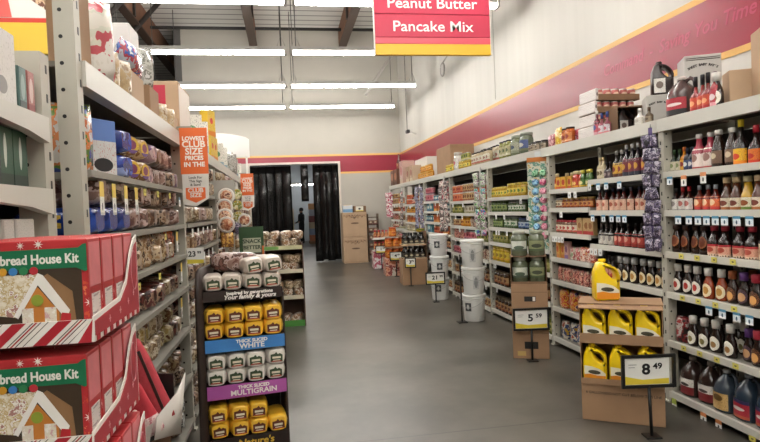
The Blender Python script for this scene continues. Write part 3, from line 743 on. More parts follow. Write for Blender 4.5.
row('bag_redyellow', 'snack_bag', 'red and yellow snack bag on the second bay sixth shelf', 'bag', [5.62, 5.44, 5.26, 5.07], B6, x=2.88)
row('bag_mixed', 'snack_bag', 'white and orange snack bag on the bottom shelf of the second bay', 'bag', [5.64, 5.47, 5.30, 5.13], B7, x=2.89)

# further bays
GL = '#5a6a3a'
k_jar('jar_yellow', .13, .075, '#b0902e', '#c8b44a', lab('#d8c04a', '#5a7a2a', '#a88a2a'))
k_jar('jar_gold', .13, .078, '#b87a20', '#c89a34', lab('#d8a03a', '#8a4a1a', '#c8842a'))
k_jar('jar_green', .12, .074, '#3f5226', '#55633a', lab('#8a9a5a', '#2f4a20', '#5a6a3a'))
k_jar('jar_greenwhite', .125, .074, '#4a5a34', '#8f948a', lab('#cdd0c0', '#3f6a3a', '#3a5a34'))
k_jar('jar_blue', .125, .074, '#3a4a58', '#3a4a7a', lab('#a8b4c0', '#2f4a84', '#3a5a8a'))
k_jar('jar_pickle', .155, .09, '#6a7034', '#5a5f34', lab('#a8a05a', '#4a5a20', '#7a7a3a'))
k_jar('jar_bigyellow', .165, .1, '#b09224', '#b8a23a', lab('#d0b83a', '#8a6a1a', '#c89a2a'))
k_jar('jar_brown', .16, .095, '#3a2414', '#5a4a34', lab('#a8845a', '#5a2a18', '#8a4a2a'))
k_can('can_orange', .11, .075, lab('#c87a4a', '#8a2a20', '#a8442a'))
k_can('can_pink', .11, .075, lab('#c87a80', '#8a2a3a', '#7a4a5a'))
k_can('can_olive', .11, .075, lab('#9a9a4a', '#4a5a20', '#c8c08a'))
k_can('can_tan', .11, .075, lab('#b89a6a', '#6a3a20', '#8a5a3a'))
k_can('can_teal', .11, .075, lab('#4a7a88', '#c8d0c8', '#3a4a6a'))
k_box('box_orange', .11, .06, .13, lab('#c87a3a', '#a82a1e', '#d8a050', .34, .22), '#b8682e')
k_box('box_teal', .11, .06, .13, lab('#4a8a9a', '#d8d8c8', '#2f5a7a', .34, .22), '#3f7884')
k_box('box_pale', .11, .06, .12, lab('#d0c8b4', '#7a6a4a', '#8a8a5a', .34, .22), '#bcb4a0')
k_bag('pouch_dark', .1, .05, .14, prt(['#3a2a28', '#7a4a3a', '#c8b8a0', '#8a2a2a'], 24))
SK = {'jar_yellow': ('yellow jar with yellow lid', 'jar', .08), 'jar_gold': ('golden jar with gold lid', 'jar', .083), 'jar_green': ('dark green jar', 'jar', .08), 'jar_greenwhite': ('green jar with white label', 'jar', .08),
      'jar_blue': ('blue-lidded jar', 'jar', .08), 'jar_pickle': ('olive pickle jar', 'jar', .098), 'jar_bigyellow': ('big yellow pepper jar', 'jar', .11), 'jar_brown': ('dark brown jar', 'jar', .105),
      'can_orange': ('orange can', 'can', .082), 'can_pink': ('pink can', 'can', .082), 'can_olive': ('olive can', 'can', .082), 'can_tan': ('tan can', 'can', .082), 'can_teal': ('teal can', 'can', .082),
      'box_orange': ('orange box', 'box', .118), 'box_teal': ('teal box', 'box', .118), 'box_pale': ('pale cream box', 'box', .118), 'pouch_dark': ('dark brown pouch', 'pouch', .11), 'pouch_pink': ('pink pouch', 'pouch', .11),
      'pouch_rose': ('rose-red pouch', 'pouch', .1), 'jar_amber': ('amber jar', 'jar', .08), 'jar_redlid': ('red-lidded jar', 'jar', .083), 'bag_redyellow': ('red and yellow bag', 'bag', .17), 'bag_mixed': ('white and orange bag', 'bag', .16), 'pouch_green': ('green and white pouch', 'pouch', .11)}
SHN = ['top', 'second', 'third', 'fourth', 'fifth', 'sixth', 'bottom']
def fill(bay, y0, y1, z, shelf, skus, x=2.87, rz=RT, side='right', stackk=()):
    seg = (y1-y0-.1)/len(skus); y = y1-.05
    for k in skus:
        d, c, st = SK[k]; sc = RR(1.02, 1.3); st *= sc*1.01; n = max(1, int(seg/st)); e = y-seg
        for i in range(n):
            yy = y - st/2 - i*st
            l = f'{d} on the {SHN[shelf]} shelf of the {ORD[bay]} {side} rack bay'
            put(k, k.split('_')[0] if c in ('can', 'box') else {'jar': 'food_jar', 'pouch': 'food_pouch', 'bag': 'snack_bag'}[c], l, c, (x+RR(-.01, .01), yy, z), rz+RR(-.15, .15), f'{d}s, {SHN[shelf]} shelf, bay {ORD[bay]} {side}', s=sc)
            if k in stackk: put(k, c if c in ('can', 'box') else 'food_jar', f'{d} stacked in the upper tier on the {SHN[shelf]} shelf, {ORD[bay]} {side} rack bay', c, (x+RR(-.008, .008), yy, z+(.11 if c == 'can' else .13)*sc), rz, f'upper {d}s, bay {ORD[bay]}', s=sc*.98)
        y = e
PL = {2: [['jar_yellow', 'jar_yellow', 'jar_gold'], ['jar_green', 'jar_greenwhite', 'jar_blue'], ['jar_green', 'jar_greenwhite', 'jar_blue', 'jar_blue'], ['jar_pickle', 'jar_pickle', 'jar_green'], ['jar_bigyellow', 'jar_bigyellow', 'jar_pickle'], ['jar_brown', 'jar_bigyellow', 'jar_brown'], ['jar_brown', 'jar_pickle']],
      3: [['can_orange', 'can_tan', 'can_orange'], ['jar_pickle', 'box_pale', 'can_olive'], ['can_tan', 'jar_gold', 'pouch_dark', 'jar_green'], ['pouch_rose', 'can_pink', 'jar_pickle'], ['can_pink', 'jar_redlid', 'pouch_dark'], ['can_tan', 'can_pink', 'jar_brown'], ['jar_brown', 'can_tan']],
      4: [['can_pink', 'can_teal', 'can_pink'], ['box_teal', 'box_orange', 'can_teal'], ['can_teal', 'box_orange', 'pouch_dark'], ['box_teal', 'can_orange', 'box_orange'], ['can_pink', 'jar_brown'], ['jar_brown', 'can_tan'], ['box_pale', 'can_tan']],
      5: [['can_orange', 'jar_redlid', 'can_tan'], ['jar_gold', 'can_orange'], ['box_orange', 'can_pink'], ['box_pale', 'jar_yellow'], ['box_pale', 'pouch_dark'], ['can_tan', 'jar_brown'], ['box_pale', 'can_tan']],
      6: [['can_tan', 'box_orange'], ['jar_amber', 'can_orange'], ['pouch_rose', 'can_tan'], ['jar_redlid', 'box_pale'], ['pouch_dark', 'can_pink'], ['can_tan', 'box_pale'], ['box_pale', 'can_tan']]}
for b, sh in PL.items():
    for k, sk in enumerate(sh):
        fill(b, YP[b], YP[b+1], ZC_[k] + (0 if b == 2 else (-.02 if b % 2 else .015)) - .003, k, sk, stackk=() if k > 5 else (('can_orange', 'can_pink', 'can_tan') if k == 0 else ()))

# ------------------------------------------------------------------ on top of the right rack
ZT = 2.137
k_jug('jug_cola', '#4e3b39', '#cfc6c0', lab('#b0303c', '#e0d0cc', '#2a2a2c', .36, .1, .6, .3, '#701a24'), .3, .195)
def handle_jug(key, body, label, cap, w=.17, h=.275, dep=.115):
    o = [(-w/2+.012, 0), (w/2-.012, 0), (w/2, .015), (w/2, h*.55)] + arc((w/2-.075, h*.62), .075, .1, PI*.52, 7) + [(-w*.2, h*.995), (-w*.34, h*.94), (-w/2+.004, h*.72), (-w/2, h*.5), (-w/2, .015)]
    hole = ell(w*.155, h*.69, w*.12, h*.19, .66)
    parts = [('body', plate(o, [hole], dep, .022, 3), flat(body, .3, 0, 0, coat=.3)),
             ('cap', lathe([(.024, 0), (.025, .018), (.022, .022)], 14, off=(-w*.12, 0, h*.965)), flat(cap, .4))]
    if label: parts += label(w, h, dep)
    return kind(key, *parts)
def oil_label(w, h, dep):
    f = -dep/2-.0004
    sw = poly([(-w*.44, .05*h), (w*.44, .05*h), (w*.44, .26*h), (w*.2, .38*h), (-w*.1, .44*h), (-w*.44, .46*h)], f)
    og = poly([(-w*.44, .05*h), (w*.44, .05*h), (w*.44, .2*h), (w*.1, .2*h), (-w*.2, .24*h), (-w*.44, .22*h)], f-.001)
    pic = poly(ell(-w*.02, .29*h, w*.26, h*.055, -.08), f-.0015)
    return [('label', sw, flat('#e6e0cc', .4)), ('label_band', og, flat('#dc8a1c', .4), 2), ('picture', pic, flat('#4a4632', .5, 0, .5, 60), 2)]
handle_jug('oil_jug', '#f0cc14', oil_label, '#f0cc18')
handle_jug('dark_jug', '#2a1d1c', lambda w, h, dep: [('label', poly([(-w*.42, h*.06), (w*.1, h*.06), (w*.1, h*.5), (-w*.42, h*.5)], -dep/2-.0004), lab('#dcd8d0', '#6a5a50', None))], '#2a1d1c')
def crate(name, label, loc, rz, w, d, h, m=KRAFT, txt=None, group=None, hole=False, cat='box', flap=False):
    t = thing(name, label, cat, loc, rz, group)
    obj('body', rbox((0, 0, h/2), (w, d, h), .004, 1), m, t)
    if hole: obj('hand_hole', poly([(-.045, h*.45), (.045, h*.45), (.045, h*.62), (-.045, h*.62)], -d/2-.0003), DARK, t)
    if flap: obj('tape', poly([(-.03, 0.002), (.03, 0.002), (.03, h-.002), (-.03, h-.002)], -d/2-.0003), KRAFTL, t)
    for q in (txt or []):
        s_, size, px, pz, m_ = q[:5]
        text(t, s_, size, (px, -d/2-.0006, pz), FRONT, m_, sx=q[5] if len(q) > 5 else 1, bold=q[6] if len(q) > 6 else 0)
    return t
GREYB = flat('#b5b1ab', .6, 0, .04, 5)
def arch(t, s_, r, cx, cz, size, y, m, spread=.95):
    n = len(s_)
    for i, ch in enumerate(s_):
        if ch == ' ': continue
        a = spread*(.5 - i/(n-1))
        text(t, ch, size, (cx - r*math.sin(a), y, cz + r*math.cos(a) - r), (PI/2, 0, 0), m, bold=.001).rotation_euler = (PI/2, -a, 0)
RZB = -.45
t = crate('carton', 'large grey-white carton with arched lettering standing on top of the right rack', (3.185, 3.954, ZT), RZB, .25, .24, .47, GREYB)
arch(t, "SWEET BABY RAY'S", .2, 0, .395, .025, -.1215, INKD, 1.0)
for z in (.445, .432): obj('printed_line', poly([(-.115, z), (.115, z), (.115, z+.005), (-.115, z+.005)], -.1203), INKD, t)
t = crate('carton', 'grey-white carton with arched lettering lying under the dark handled jug', (3.142, 4.402, ZT), RZB, .2, .24, .262, GREYB)
arch(t, "SWEET BABY RAY'S", .17, .0, .2, .02, -.1215, INKD, .95)
put('dark_jug', 'handled_jug', 'dark brown handled jug standing on the grey-white carton, top of the right rack', 'jug', (3.155, 4.35, ZT+.264), RZB, None, s=.98)
t = thing('open_carton', 'open brown carton lying on its side with a dark jug inside, top of right rack', 'box', (3.083, 4.783, ZT), -.2)
t.scale = (.85, .85, .95)
for n_, c, s_ in (('side', (-.13, 0, .125), (.006, .3, .25)), ('side', (.13, 0, .125), (.006, .3, .25)), ('top', (0, 0, .247), (.26, .3, .006)), ('bottom', (0, 0, .003), (.26, .3, .006)), ('back', (0, .147, .125), (.25, .006, .238))):
    obj(n_, sbox((c, s_)), KRAFTD, t)
obj('flap', sbox(((0, -.2, .262), (.26, .11, .005))), KRAFTD, t, rot=(.15, 0, 0)); obj('flap', sbox(((0, -.2, .003), (.26, .1, .005))), GREYB, t)
put('dark_jug', 'handled_jug', 'dark handled jug inside the open brown carton on top of the right rack', 'jug', (3.073, 4.77, ZT+.008), -.2, None, s=.8)
put('jug_cola', 'gallon_jug', 'dark cola-brown gallon jug with red label on top of the right rack', 'jug', (2.95, 3.84, ZT), RT+.25)
k_sauce('top_small', .13, .06, '#5a4a3a', '#4a3a2a', lab('#8a7a64', '#4a3a2a'), .35)
k_sauce('top_white', .14, .075, '#c9c6bf', '#d5d2cb', lab('#d0cdc4', '#a8a49a', None), .45)
row('top_small', 'sauce_bottle', 'small brown bottle beside the cola-brown gallon jug, top of right rack', 'bottle', [4.12], ZT, x=2.87)
row('top_white', 'sauce_bottle', 'small whitish bottle beside the open brown carton, top of right rack', 'bottle', [4.24], ZT, x=2.87)
k_sauce('top_black', .25, .07, '#7a1c1a', '#17171a', lab('#c84a30', '#e0a070', '#a82a2a', .3, .2), .42, caph=.07, lz=(.05, .5))
k_sauce('top_red', .24, .065, '#8a1c22', '#5a2a4a', lab('#b03040', '#e0d0d0', '#d89aa0', .3, .2), .4, lz=(.05, .5))
row('top_black', 'sauce_bottle', 'red sauce bottle with black cap in front of the large grey carton, top of rack', 'bottle', [3.62, 3.55, 3.49], ZT, x=2.88)
row('top_red', 'sauce_bottle', 'red bottle with purple cap in front of the large grey carton, top of rack', 'bottle', [3.425], ZT, x=2.88)
put('bbq_white', 'barbecue_sauce_bottle', 'white-labelled barbecue bottle on top of the right rack beside a plain kraft box', 'bottle', (2.885, 3.42, ZT), RT+.2, s=1.1)
crate('carton', 'plain kraft carton with dark edges on top of the right rack near the picture edge', (3.06, 3.425, ZT), RZB, .16, .16, .24, KRAFTL)
crate('carton', 'tall kraft carton at the right edge of the picture on top of the rack', (3.12, 3.20, ZT), RZB, .2, .2, .46, KRAFTL, flap=True)
# shrink-wrapped trays of cans
kind('soup_can', ('body', lathe([(.034, 0), (.036, .004), (.036, .098), (.034, .102)], 14), flat('#b9b5ae', .3, .6)), ('label', wrap([(.036, 0), (.036, .11)], .01, .09, PI*.98, n=14), lab('#b8605a', '#d8b8a0', '#8a4a48', .4, .2)))
def tray(label, loc, rz):
    t = thing('can_tray', label, 'tray', loc, rz, 'shrink-wrapped can trays')
    obj('tray', sbox(((0, 0, .004), (.44, .3, .006)), ((0, -.149, .03), (.44, .003, .055)), ((0, .149, .03), (.44, .003, .055)), ((.219, 0, .03), (.003, .3, .055))), KRAFTD, t)
    obj('end_panel', rbox((-.215, 0, .057), (.03, .31, .112), .012, 3), lab('#d6cfca', '#7a6a68', '#c8bcb6', .3, .16, .5, .1, '#a89a98'), t)
    for i in range(5):
        for j in range(2): put('soup_can', 'can', 'pink-labelled can in the tray stack on top of the right rack', 'can', (loc[0] + math.cos(rz)*(-.175+.084*i) - math.sin(rz)*(-.105+.2*j), loc[1] + math.sin(rz)*(-.175+.084*i) + math.cos(rz)*(-.105+.2*j), loc[2]+.008), rz, 'cans in the shrink-wrapped trays')
# trays lie along the aisle: their long side faces the aisle, the printed end faces the camera
for i in range(4):
    tray('shrink-wrapped tray of cans in the stack on the right rack, ' + ['lowest', 'second from bottom', 'third from bottom', 'topmost'][i] + ' one', (3.12 + .01*(i % 2), 5.12-.008*i, ZT+.1145*i), 0)
k_sauce('top_blue', .2, .062, '#7a3440', '#2a3a74', lab('#d0c8cc', '#b04a5a', '#c87a80', .3, .2), .4, caph=.05, lz=(.05, .5))
k_sauce('top_whitecap', .235, .062, '#5a2430', '#d8d5d0', lab('#b84a58', '#3a4a84', '#c89aa0', .3, .2), .4, lz=(.05, .6))
row('top_whitecap', 'dressing_bottle', 'red and blue bottle with white cap in front of the can trays', 'bottle', [4.90], ZT, x=2.88)
row('top_blue', 'dressing_bottle', 'pale bottle with blue cap in front of the can trays', 'bottle', [4.81, 4.72], ZT, x=2.88)
k_bag('bag_gold', .13, .07, .2, prt(['#d8b83a', '#c89a2a', '#e8d89a', '#b8602a'], 18))
k_bag('bag_red', .17, .08, .15, prt(['#a83040', '#c85a64', '#7a2030', '#d8a8a8'], 16))
k_jar('jar_orange', .17, .1, '#b8602a', '#3a2a22', lab('#c87a3a', '#8a2a20', '#d8a07a'))
put('bag_red', 'snack_bag', 'dark red bag beside the gold bag on top of the right rack', 'bag', (2.92, 5.86, ZT), RT)
put('bag_gold', 'snack_bag', 'gold bag on top of the right rack left of the can trays', 'bag', (2.92, 5.72, ZT), RT)
row('jar_orange', 'food_jar', 'orange jar with dark lid on top of the right rack beside the gold bag', 'jar', [5.59, 5.48], ZT, x=2.93)
put('bag_red', 'snack_bag', 'dark red bag standing between orange jars and the can trays', 'bag', (3.0, 5.45, ZT), RT+.4)
k_jar('jar_big', .26, .17, '#6a7050', '#9aa08c', lab('#b0b49a', '#3a4a5a', '#8a9078', .3, .2), lidh=.035)
k_jar('jar_bigblue', .26, .17, '#5a6450', '#8a9084', lab('#4a5a8a', '#c8c8b8', '#6a7050', .3, .2), lidh=.035)
k_jar('jar_oil', .235, .1, '#7a7a34', '#1c1a18', lab('#b8b48a', '#4a5a2a', '#d0ccb0', .3, .2))
k_jar('jar_cream', .2, .1, '#b8a888', '#2a2420', lab('#cfc8b4', '#8a5a4a', '#a85a4a', .3, .2))
k_jar('jar_blacktop', .11, .09, '#5a5244', '#171514', lab('#a89a84', '#5a4a34'))
row('jar_blacktop', 'food_jar', 'short jar with black lid on top of the right rack, third bay', 'jar', [6.05, 6.16, 6.27, 6.38], ZT, x=2.9)
row('jar_bigblue', 'pickle_jar', 'large jar with blue label on top of the right rack, third bay', 'jar', [6.56], ZT, x=2.92)
row('jar_big', 'pickle_jar', 'large pale green pickle jar on top of the right rack, third bay', 'jar', [6.83], ZT, x=2.92)
row('jar_oil', 'food_jar', 'olive jar with black lid on top of the right rack, third bay', 'jar', [7.05, 7.17, 7.29], ZT, x=2.9)
row('jar_oil', 'food_jar', 'olive black-lidded jar in the back row on top of the third bay', 'jar', [7.1, 7.24, 7.38, 7.5], ZT, x=3.03)
row('jar_cream', 'food_jar', 'cream jar with black lid on top of the right rack, fourth bay', 'jar', [7.8+.13*i for i in range(6)], ZT, x=2.9)
row('jar_cream', 'food_jar', 'cream black-lidded jar in the back row on top of the fourth bay', 'jar', [7.75+.13*i for i in range(6)], ZT+.0, x=3.05, s=1.25)
row('jar_yellow', 'food_jar', 'yellow-lidded jar on top of the right rack, fourth bay', 'jar', [8.65+.1*i for i in range(5)], ZT, x=2.88)
row('can_olive', 'can', 'olive can in the upper row on top of the fourth bay', 'can', [8.65+.1*i for i in range(4)], ZT+.131, x=2.88)
k_jar('jar_white', .3, .15, '#c8c4bc', '#a8a49c', lab('#cfcbc4', '#b8606a', None), lidh=.05)
row('jar_white', 'food_jar', 'tall white jar standing alone on top of the right rack', 'jar', [9.28], ZT, x=2.9)
row('jar_yellow', 'food_jar', 'yellow jar beside the tall white jar on top of the rack', 'jar', [9.5, 9.62, 9.74, 9.86], ZT, x=2.88)
crate('carton', 'big plain kraft carton on top of the right rack, halfway along', (3.2, 10.45, ZT), RT, .95, .45, .52, KRAFT)
row('jar_gold', 'mustard_jar', 'yellow jar in the lower row beyond the big kraft carton on the rack top', 'jar', [11.0+.12*i for i in range(10)], ZT, x=2.9)
row('jar_gold', 'mustard_jar', 'yellow jar in the upper row beyond the big kraft carton on the rack top', 'jar', [11.05+.12*i for i in range(8)], ZT+.131, x=2.9)
crate('carton', 'white carton on top of the right rack behind the yellow jars', (3.25, 12.6, ZT), RT, 1.1, .4, .5, flat('#d2cdc4', .6))
k_box('tall_tan', .3, .25, .36, lab('#b89a80', '#8a5040', '#c8b49a', .3, .2), '#b09880')
row('tall_tan', 'carton', 'tan printed carton near the far end of the right rack top', 'box', [12.7, 13.15], ZT, x=2.97, jr=0)
k_box('tall_pink', .35, .3, .55, lab('#c8a8a0', '#a85a58', '#b8a08a', .3, .2), '#b8988a')
row('tall_pink', 'carton', 'tall pinkish carton near the far end of the right rack top', 'box', [13.75], ZT, x=2.98, jr=0)
k_box('brown_goods', .4, .3, .4, lab('#6a4030', '#b0785a', '#4a2a20', .36, .24), '#5a3a2a')
row('brown_goods', 'carton', 'dark brown carton at the far end of the right rack top', 'box', [14.5, 14.95], ZT, x=2.98, jr=0)
k_sauce('far_bottle', .42, .12, '#4a2018', '#8a3a3a', lab('#7a3a2a', '#c89a70'), .5)
row('far_bottle', 'bottle', 'dark bottle standing on the brown cartons at the far end of the rack', 'bottle', [14.7], ZT+.402, x=2.98)

# ------------------------------------------------------------------ clip strips hanging at the right posts
def strip(label, x, y, z0, z1, w, keys, n, plabel, pcat, grp, rz=-.75, staggered=.0, m=None, tilt=.25):
    t = thing('clip_strip', label, 'clip strip', (x, y, z1), rz)
    obj('strap', sbox(((0, 0, -(z1-z0)/2), (.028, .002, z1-z0))), m or flat('#c8c6c0', .5), t)
    obj('hook', tube([(0, 0, 0), (0, .02, .03), (0, .05, .0)], .004, 5), flat('#9a9a96', .4, .6), t)
    for i in range(n):
        z = z1 - .06 - (z1-z0-.06)*(i+1)/n
        k = keys[i % len(keys)]
        for sx in ((-1, 1) if staggered else (0,)):
            put(k, plabel[1], plabel[0], pcat, (x + math.cos(rz)*sx*staggered + math.sin(rz)*.03, y + math.sin(rz)*sx*staggered - math.cos(rz)*.03, z), rz + RR(-.3, .3)*(tilt > 0), grp, ry=RR(-tilt, tilt))
k_bag('purple_pack', .06, .025, .1, prt(['#463c56', '#aaa2b4', '#2a2434', '#655a78', '#1c1a22'], 30), wr=.002, flatb=False)
k_bag('colour_pack', .07, .025, .085, prt(['#3a7aa8', '#b84a7a', '#d0d8d8', '#3a9a7a', '#4a4a9a'], 22), wr=.002, flatb=False)
k_bag('green_pack', .085, .03, .11, prt(['#4a8a4a', '#b8c8a8', '#7a5a70', '#d8d8d0', '#3a6a4a'], 24), wr=.002, flatb=False)
k_bag('grey_pack', .09, .03, .13, prt(['#8a8480', '#5a4a4a', '#c8c0b8', '#a86a6a'], 22), wr=.002, flatb=False)
k_bag('slate_pack', .09, .03, .1, prt(['#6a6a88', '#9a98a8', '#4a4a64', '#b8a8a0'], 26), wr=.002, flatb=False)
k_bag('pinkwhite_pack', .13, .03, .13, prt(['#d8c8c8', '#b84a64', '#e4dcd8', '#a83050'], 14), wr=.002, flatb=False)
strip('clip strip crowded with purple packs at the post between the first two right bays', 2.755, 3.95, 1.14, 2.08, .1, ['purple_pack'], 9, ('small purple and white pack on the crowded purple clip strip', 'hanging_pack'), 'pack', 'purple packs on the clip strip', -.7, .026, flat('#5a4a78', .5))
t = thing('pack_display', 'tall hanging panel of blue and pink round packs beside the third right post', 'display', (2.765, 5.93, 1.02), -.75)
obj('backing', rbox((0, 0, .49), (.25, .012, .98), .003, 1), prt(['#a8b0a0', '#5a8a78', '#c8c8b8', '#b89a5a'], 16), t)
obj('header', sbox(((0, -.001, 1.0), (.25, .016, .05))), flat('#c87a3a', .5), t); obj('hook', sbox(((0, 0, 1.055), (.07, .012, .07))), flat('#c8cccb', .4), t)
bl = kind('blue_pack', ('blister', lathe([(.04, 0), (.036, .016), (.02, .022)], 14), prt(['#3a6aa8', '#8ab8d0', '#2a4a88'], 30)))
pk = kind('pink_pack', ('blister', lathe([(.04, 0), (.036, .016), (.02, .022)], 14), prt(['#b8406a', '#d898a8', '#8a2a4a'], 30)))
gk = kind('green_blister', ('blister', lathe([(.04, 0), (.036, .016), (.02, .022)], 14), prt(['#3a8a5a', '#98c8a0', '#2a6a44'], 30)))
for j in range(8):
    for i in (0, 1):
        k = 'green_blister' if j == 7 else ('blue_pack', 'pink_pack')[i]
        lx, lz = -.035+.085*i, .16+.098*j
        put(k, 'blister_pack', {'blue_pack': 'blue round blister pack on the tall hanging panel', 'pink_pack': 'pink round blister pack on the tall hanging panel', 'green_blister': 'green round blister pack at the top of the tall hanging panel'}[k], 'pack', (2.765 + math.cos(-.75)*lx + math.sin(-.75)*.009, 5.93 + math.sin(-.75)*lx - math.cos(-.75)*.009, 1.02+lz), -.75, {'blue_pack': 'blue round packs', 'pink_pack': 'pink round packs', 'green_blister': 'green round packs'}[k], rx=PI/2)
strip('clip strip of green packs at the post between third and fourth right bays', 2.75, 7.8, 1.1, 2.05, .1, ['green_pack', 'green_pack', 'colour_pack'], 9, ('green or mixed pack on the clip strip at the fourth right post', 'hanging_pack'), 'pack', 'packs on the green clip strip', -.75, .05)
strip('clip strip of grey packs at the post between fourth and fifth right bays', 2.75, 9.7, 1.1, 2.04, .1, ['grey_pack'], 7, ('grey pack on the clip strip at the fifth right post', 'hanging_pack'), 'pack', 'packs on the grey clip strip', -.8, .045)
strip('clip strip of slate-blue packs at the post between fifth and sixth right bays', 2.75, 11.55, 1.1, 2.02, .1, ['slate_pack'], 9, ('slate-blue pack on the clip strip at the sixth right post', 'hanging_pack'), 'pack', 'packs on the slate clip strip', -.8, .06)
strip('clip strip of tan packs near the far end of the right rack', 2.75, 13.4, 1.1, 2.02, .1, ['grey_pack'], 6, ('tan pack on the clip strip near the far end of the right rack', 'hanging_pack'), 'pack', 'packs on the tan clip strip', -.8, .0)
strip('clip strip of pink and white packs at the far end of the right rack', 2.75, 15.0, 1.3, 2.02, .1, ['pinkwhite_pack'], 5, ('pink and white pack on the farthest clip strip of the right rack', 'hanging_pack'), 'pack', 'packs on the farthest clip strip', -.8, .05, tilt=.05)

# ------------------------------------------------------------------ floor displays on the right
def price_stand(label, loc, rz, fw, fh, zc, price, sup, cw=None, pole_off=0, band=True, grp=None):
    t = thing('price_stand', label, 'sign stand', loc, rz, grp)
    obj('base', rbox((0, 0, .006), (.10, .09, .012), .003, 1), BLACK, t)
    obj('pole', tube([(0, 0, .01), (pole_off, 0, zc-fh/2+.01)], .011, 8), BLACK, t)
    b = .02
    fr = sbox(((0, 0, fh/2-b/2), (fw, .018, b)), ((0, 0, -fh/2+b/2), (fw, .018, b)), ((-fw/2+b/2, 0, 0), (b, .018, fh-2*b)), ((fw/2-b/2, 0, 0), (b, .018, fh-2*b)))
    obj('frame', fr, BLACK, t, (pole_off, 0, zc))
    cw = cw or fw-2*b; x0 = -fw/2+b; h2 = fh/2-b
    c = obj('card', sbox(((x0+cw/2, .002, 0), (cw, .003, fh-2*b))), flat('#e2e2dc', .45), t, (pole_off, 0, zc))
    if band: obj('yellow_band', poly([(x0+.004, -h2+.003), (x0+cw-.004, -h2+.003), (x0+cw-.004, -h2*.55), (x0+cw*.4, -h2*.62), (x0+.004, -h2*.35)], 0), flat('#d8c23a', .45), c)
    sz = fh*.44
    text(c, price, sz, (x0+cw*.48, -.001, h2*.12), FRONT, BLACK, bold=.003, sx=1.15)
    if sup: text(c, sup, sz*.55, (x0+cw*(.5+.1*len(price)+.14), -.001, h2*.35), FRONT, BLACK, bold=.0015, sx=1.15)
    obj('small_print', sbox(((x0+cw*.18, -.0005, h2*.5), (cw*.18, .001, .004)), ((x0+cw*.16, -.0005, h2*.3), (cw*.14, .001, .004))), flat('#8a8a88', .5), c)
    return t
# cooking oil: three cartons, the upper two cut open in front
OX, OY, OR = 2.305, 3.70, -.575
def oilp(lx, ly): return (OX + math.cos(OR)*lx - math.sin(OR)*ly, OY + math.sin(OR)*lx + math.cos(OR)*ly)
OW, OD = .53, .27
def cut_carton(label, z, h, lip, top=False, lidtilt=0):
    t = thing('display_carton', label, 'box', (OX, OY, z), OR)
    e = .005
    obj('bottom', sbox(((0, 0, e/2), (OW, OD, e))), KRAFT, t)
    for sx in (-1, 1): obj('side', sbox(((sx*(OW/2-e/2), 0, h/2), (e, OD, h-.002))), KRAFT, t)
    obj('back', sbox(((0, OD/2-e/2, h/2), (OW-2*e, e, h-.002))), KRAFT, t)
    obj('front_lip', sbox(((0, -OD/2-.012, lip/2), (OW, e, lip)), ((0, -OD/2-.005, .002), (OW, .012, .004))), KRAFT, t)
    if top:
        obj('lid', sbox(((0, 0, 0), (OW+.01, OD+.02, .008))), KRAFT, t, (0, 0, h+.006))
        obj('flap', sbox(((0, -.03, 0), (OW, .05, .006))), KRAFT, t, (0, -OD/2-.032, h+.002), (.35, 0, 0))
    return t
t = crate('carton', 'closed kraft carton with printed line of text at the bottom of the oil stack', (OX, OY, 0), OR, OW, OD, .262, KRAFT)
text(t, '6 GALLONS', .024, (-.17, -OD/2-.0006, .20), FRONT, INKD, sx=1.05); text(t, 'DO NOT CUT BELOW THIS LINE', .024, (.07, -OD/2-.0006, .20), FRONT, INKD, sx=1.0)
cut_carton('cut-open kraft carton of yellow oil jugs, lower one, partly behind the 8.49 sign', .263, .285, .04)
cut_carton('cut-open kraft carton of yellow oil jugs, upper one under the single jug', .550, .272, .068, True)
for z, w_ in ((.270, 'lower'), (.557, 'upper')):
    for i, lx in enumerate((-.172, 0, .172)):
        x, y = oilp(lx, -.084)
        put('oil_jug', 'oil_jug', f'yellow cooking oil jug, {["left", "middle", "right"][i]} of three in the {w_} cut-open carton', 'jug', (x, y, z), OR, 'yellow oil jugs', s=.93)
x, y = oilp(-.09, -.0)
put('oil_jug', 'oil_jug', 'single yellow cooking oil jug standing on the lid of the oil carton stack', 'jug', (x, y, .834), OR+.3, 'yellow oil jugs', s=1.02)
price_stand('black price stand reading 8 49 in front of the oil cartons', (2.275, 3.335, 0), -.16, .35, .215, .43, '8', '49', .29, pole_off=-.01)
# pickle jar stack
PX, PY, PR = 2.40, 5.45, -.42
KR2 = KRAFT
t = crate('carton', 'closed kraft carton at the bottom of the pickle jar stack behind the 5.59 sign', (PX, PY, 0), PR, .35, .31, .37, KR2)
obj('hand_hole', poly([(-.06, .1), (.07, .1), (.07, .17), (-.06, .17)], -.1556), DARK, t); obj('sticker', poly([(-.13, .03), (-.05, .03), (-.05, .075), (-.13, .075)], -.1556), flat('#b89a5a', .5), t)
obj('flap_seam', poly([(-.17, .255), (.17, .255), (.17, .26), (-.17, .26)], -.1556), KRAFTD, t)
t = crate('carton', 'closed kraft carton with hand hole second in the pickle jar stack', (PX, PY, .371), PR, .35, .31, .375, KR2)
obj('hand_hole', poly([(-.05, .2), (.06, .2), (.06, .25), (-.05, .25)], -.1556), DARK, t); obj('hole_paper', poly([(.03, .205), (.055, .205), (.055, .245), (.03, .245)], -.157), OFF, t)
obj('flap_seam', poly([(-.17, .29), (.17, .29), (.17, .295), (-.17, .295)], -.1556), KRAFTD, t)
t = thing('display_carton', 'open-fronted dark kraft tray holding two big pickle jars', 'box', (PX, PY, .747), PR)
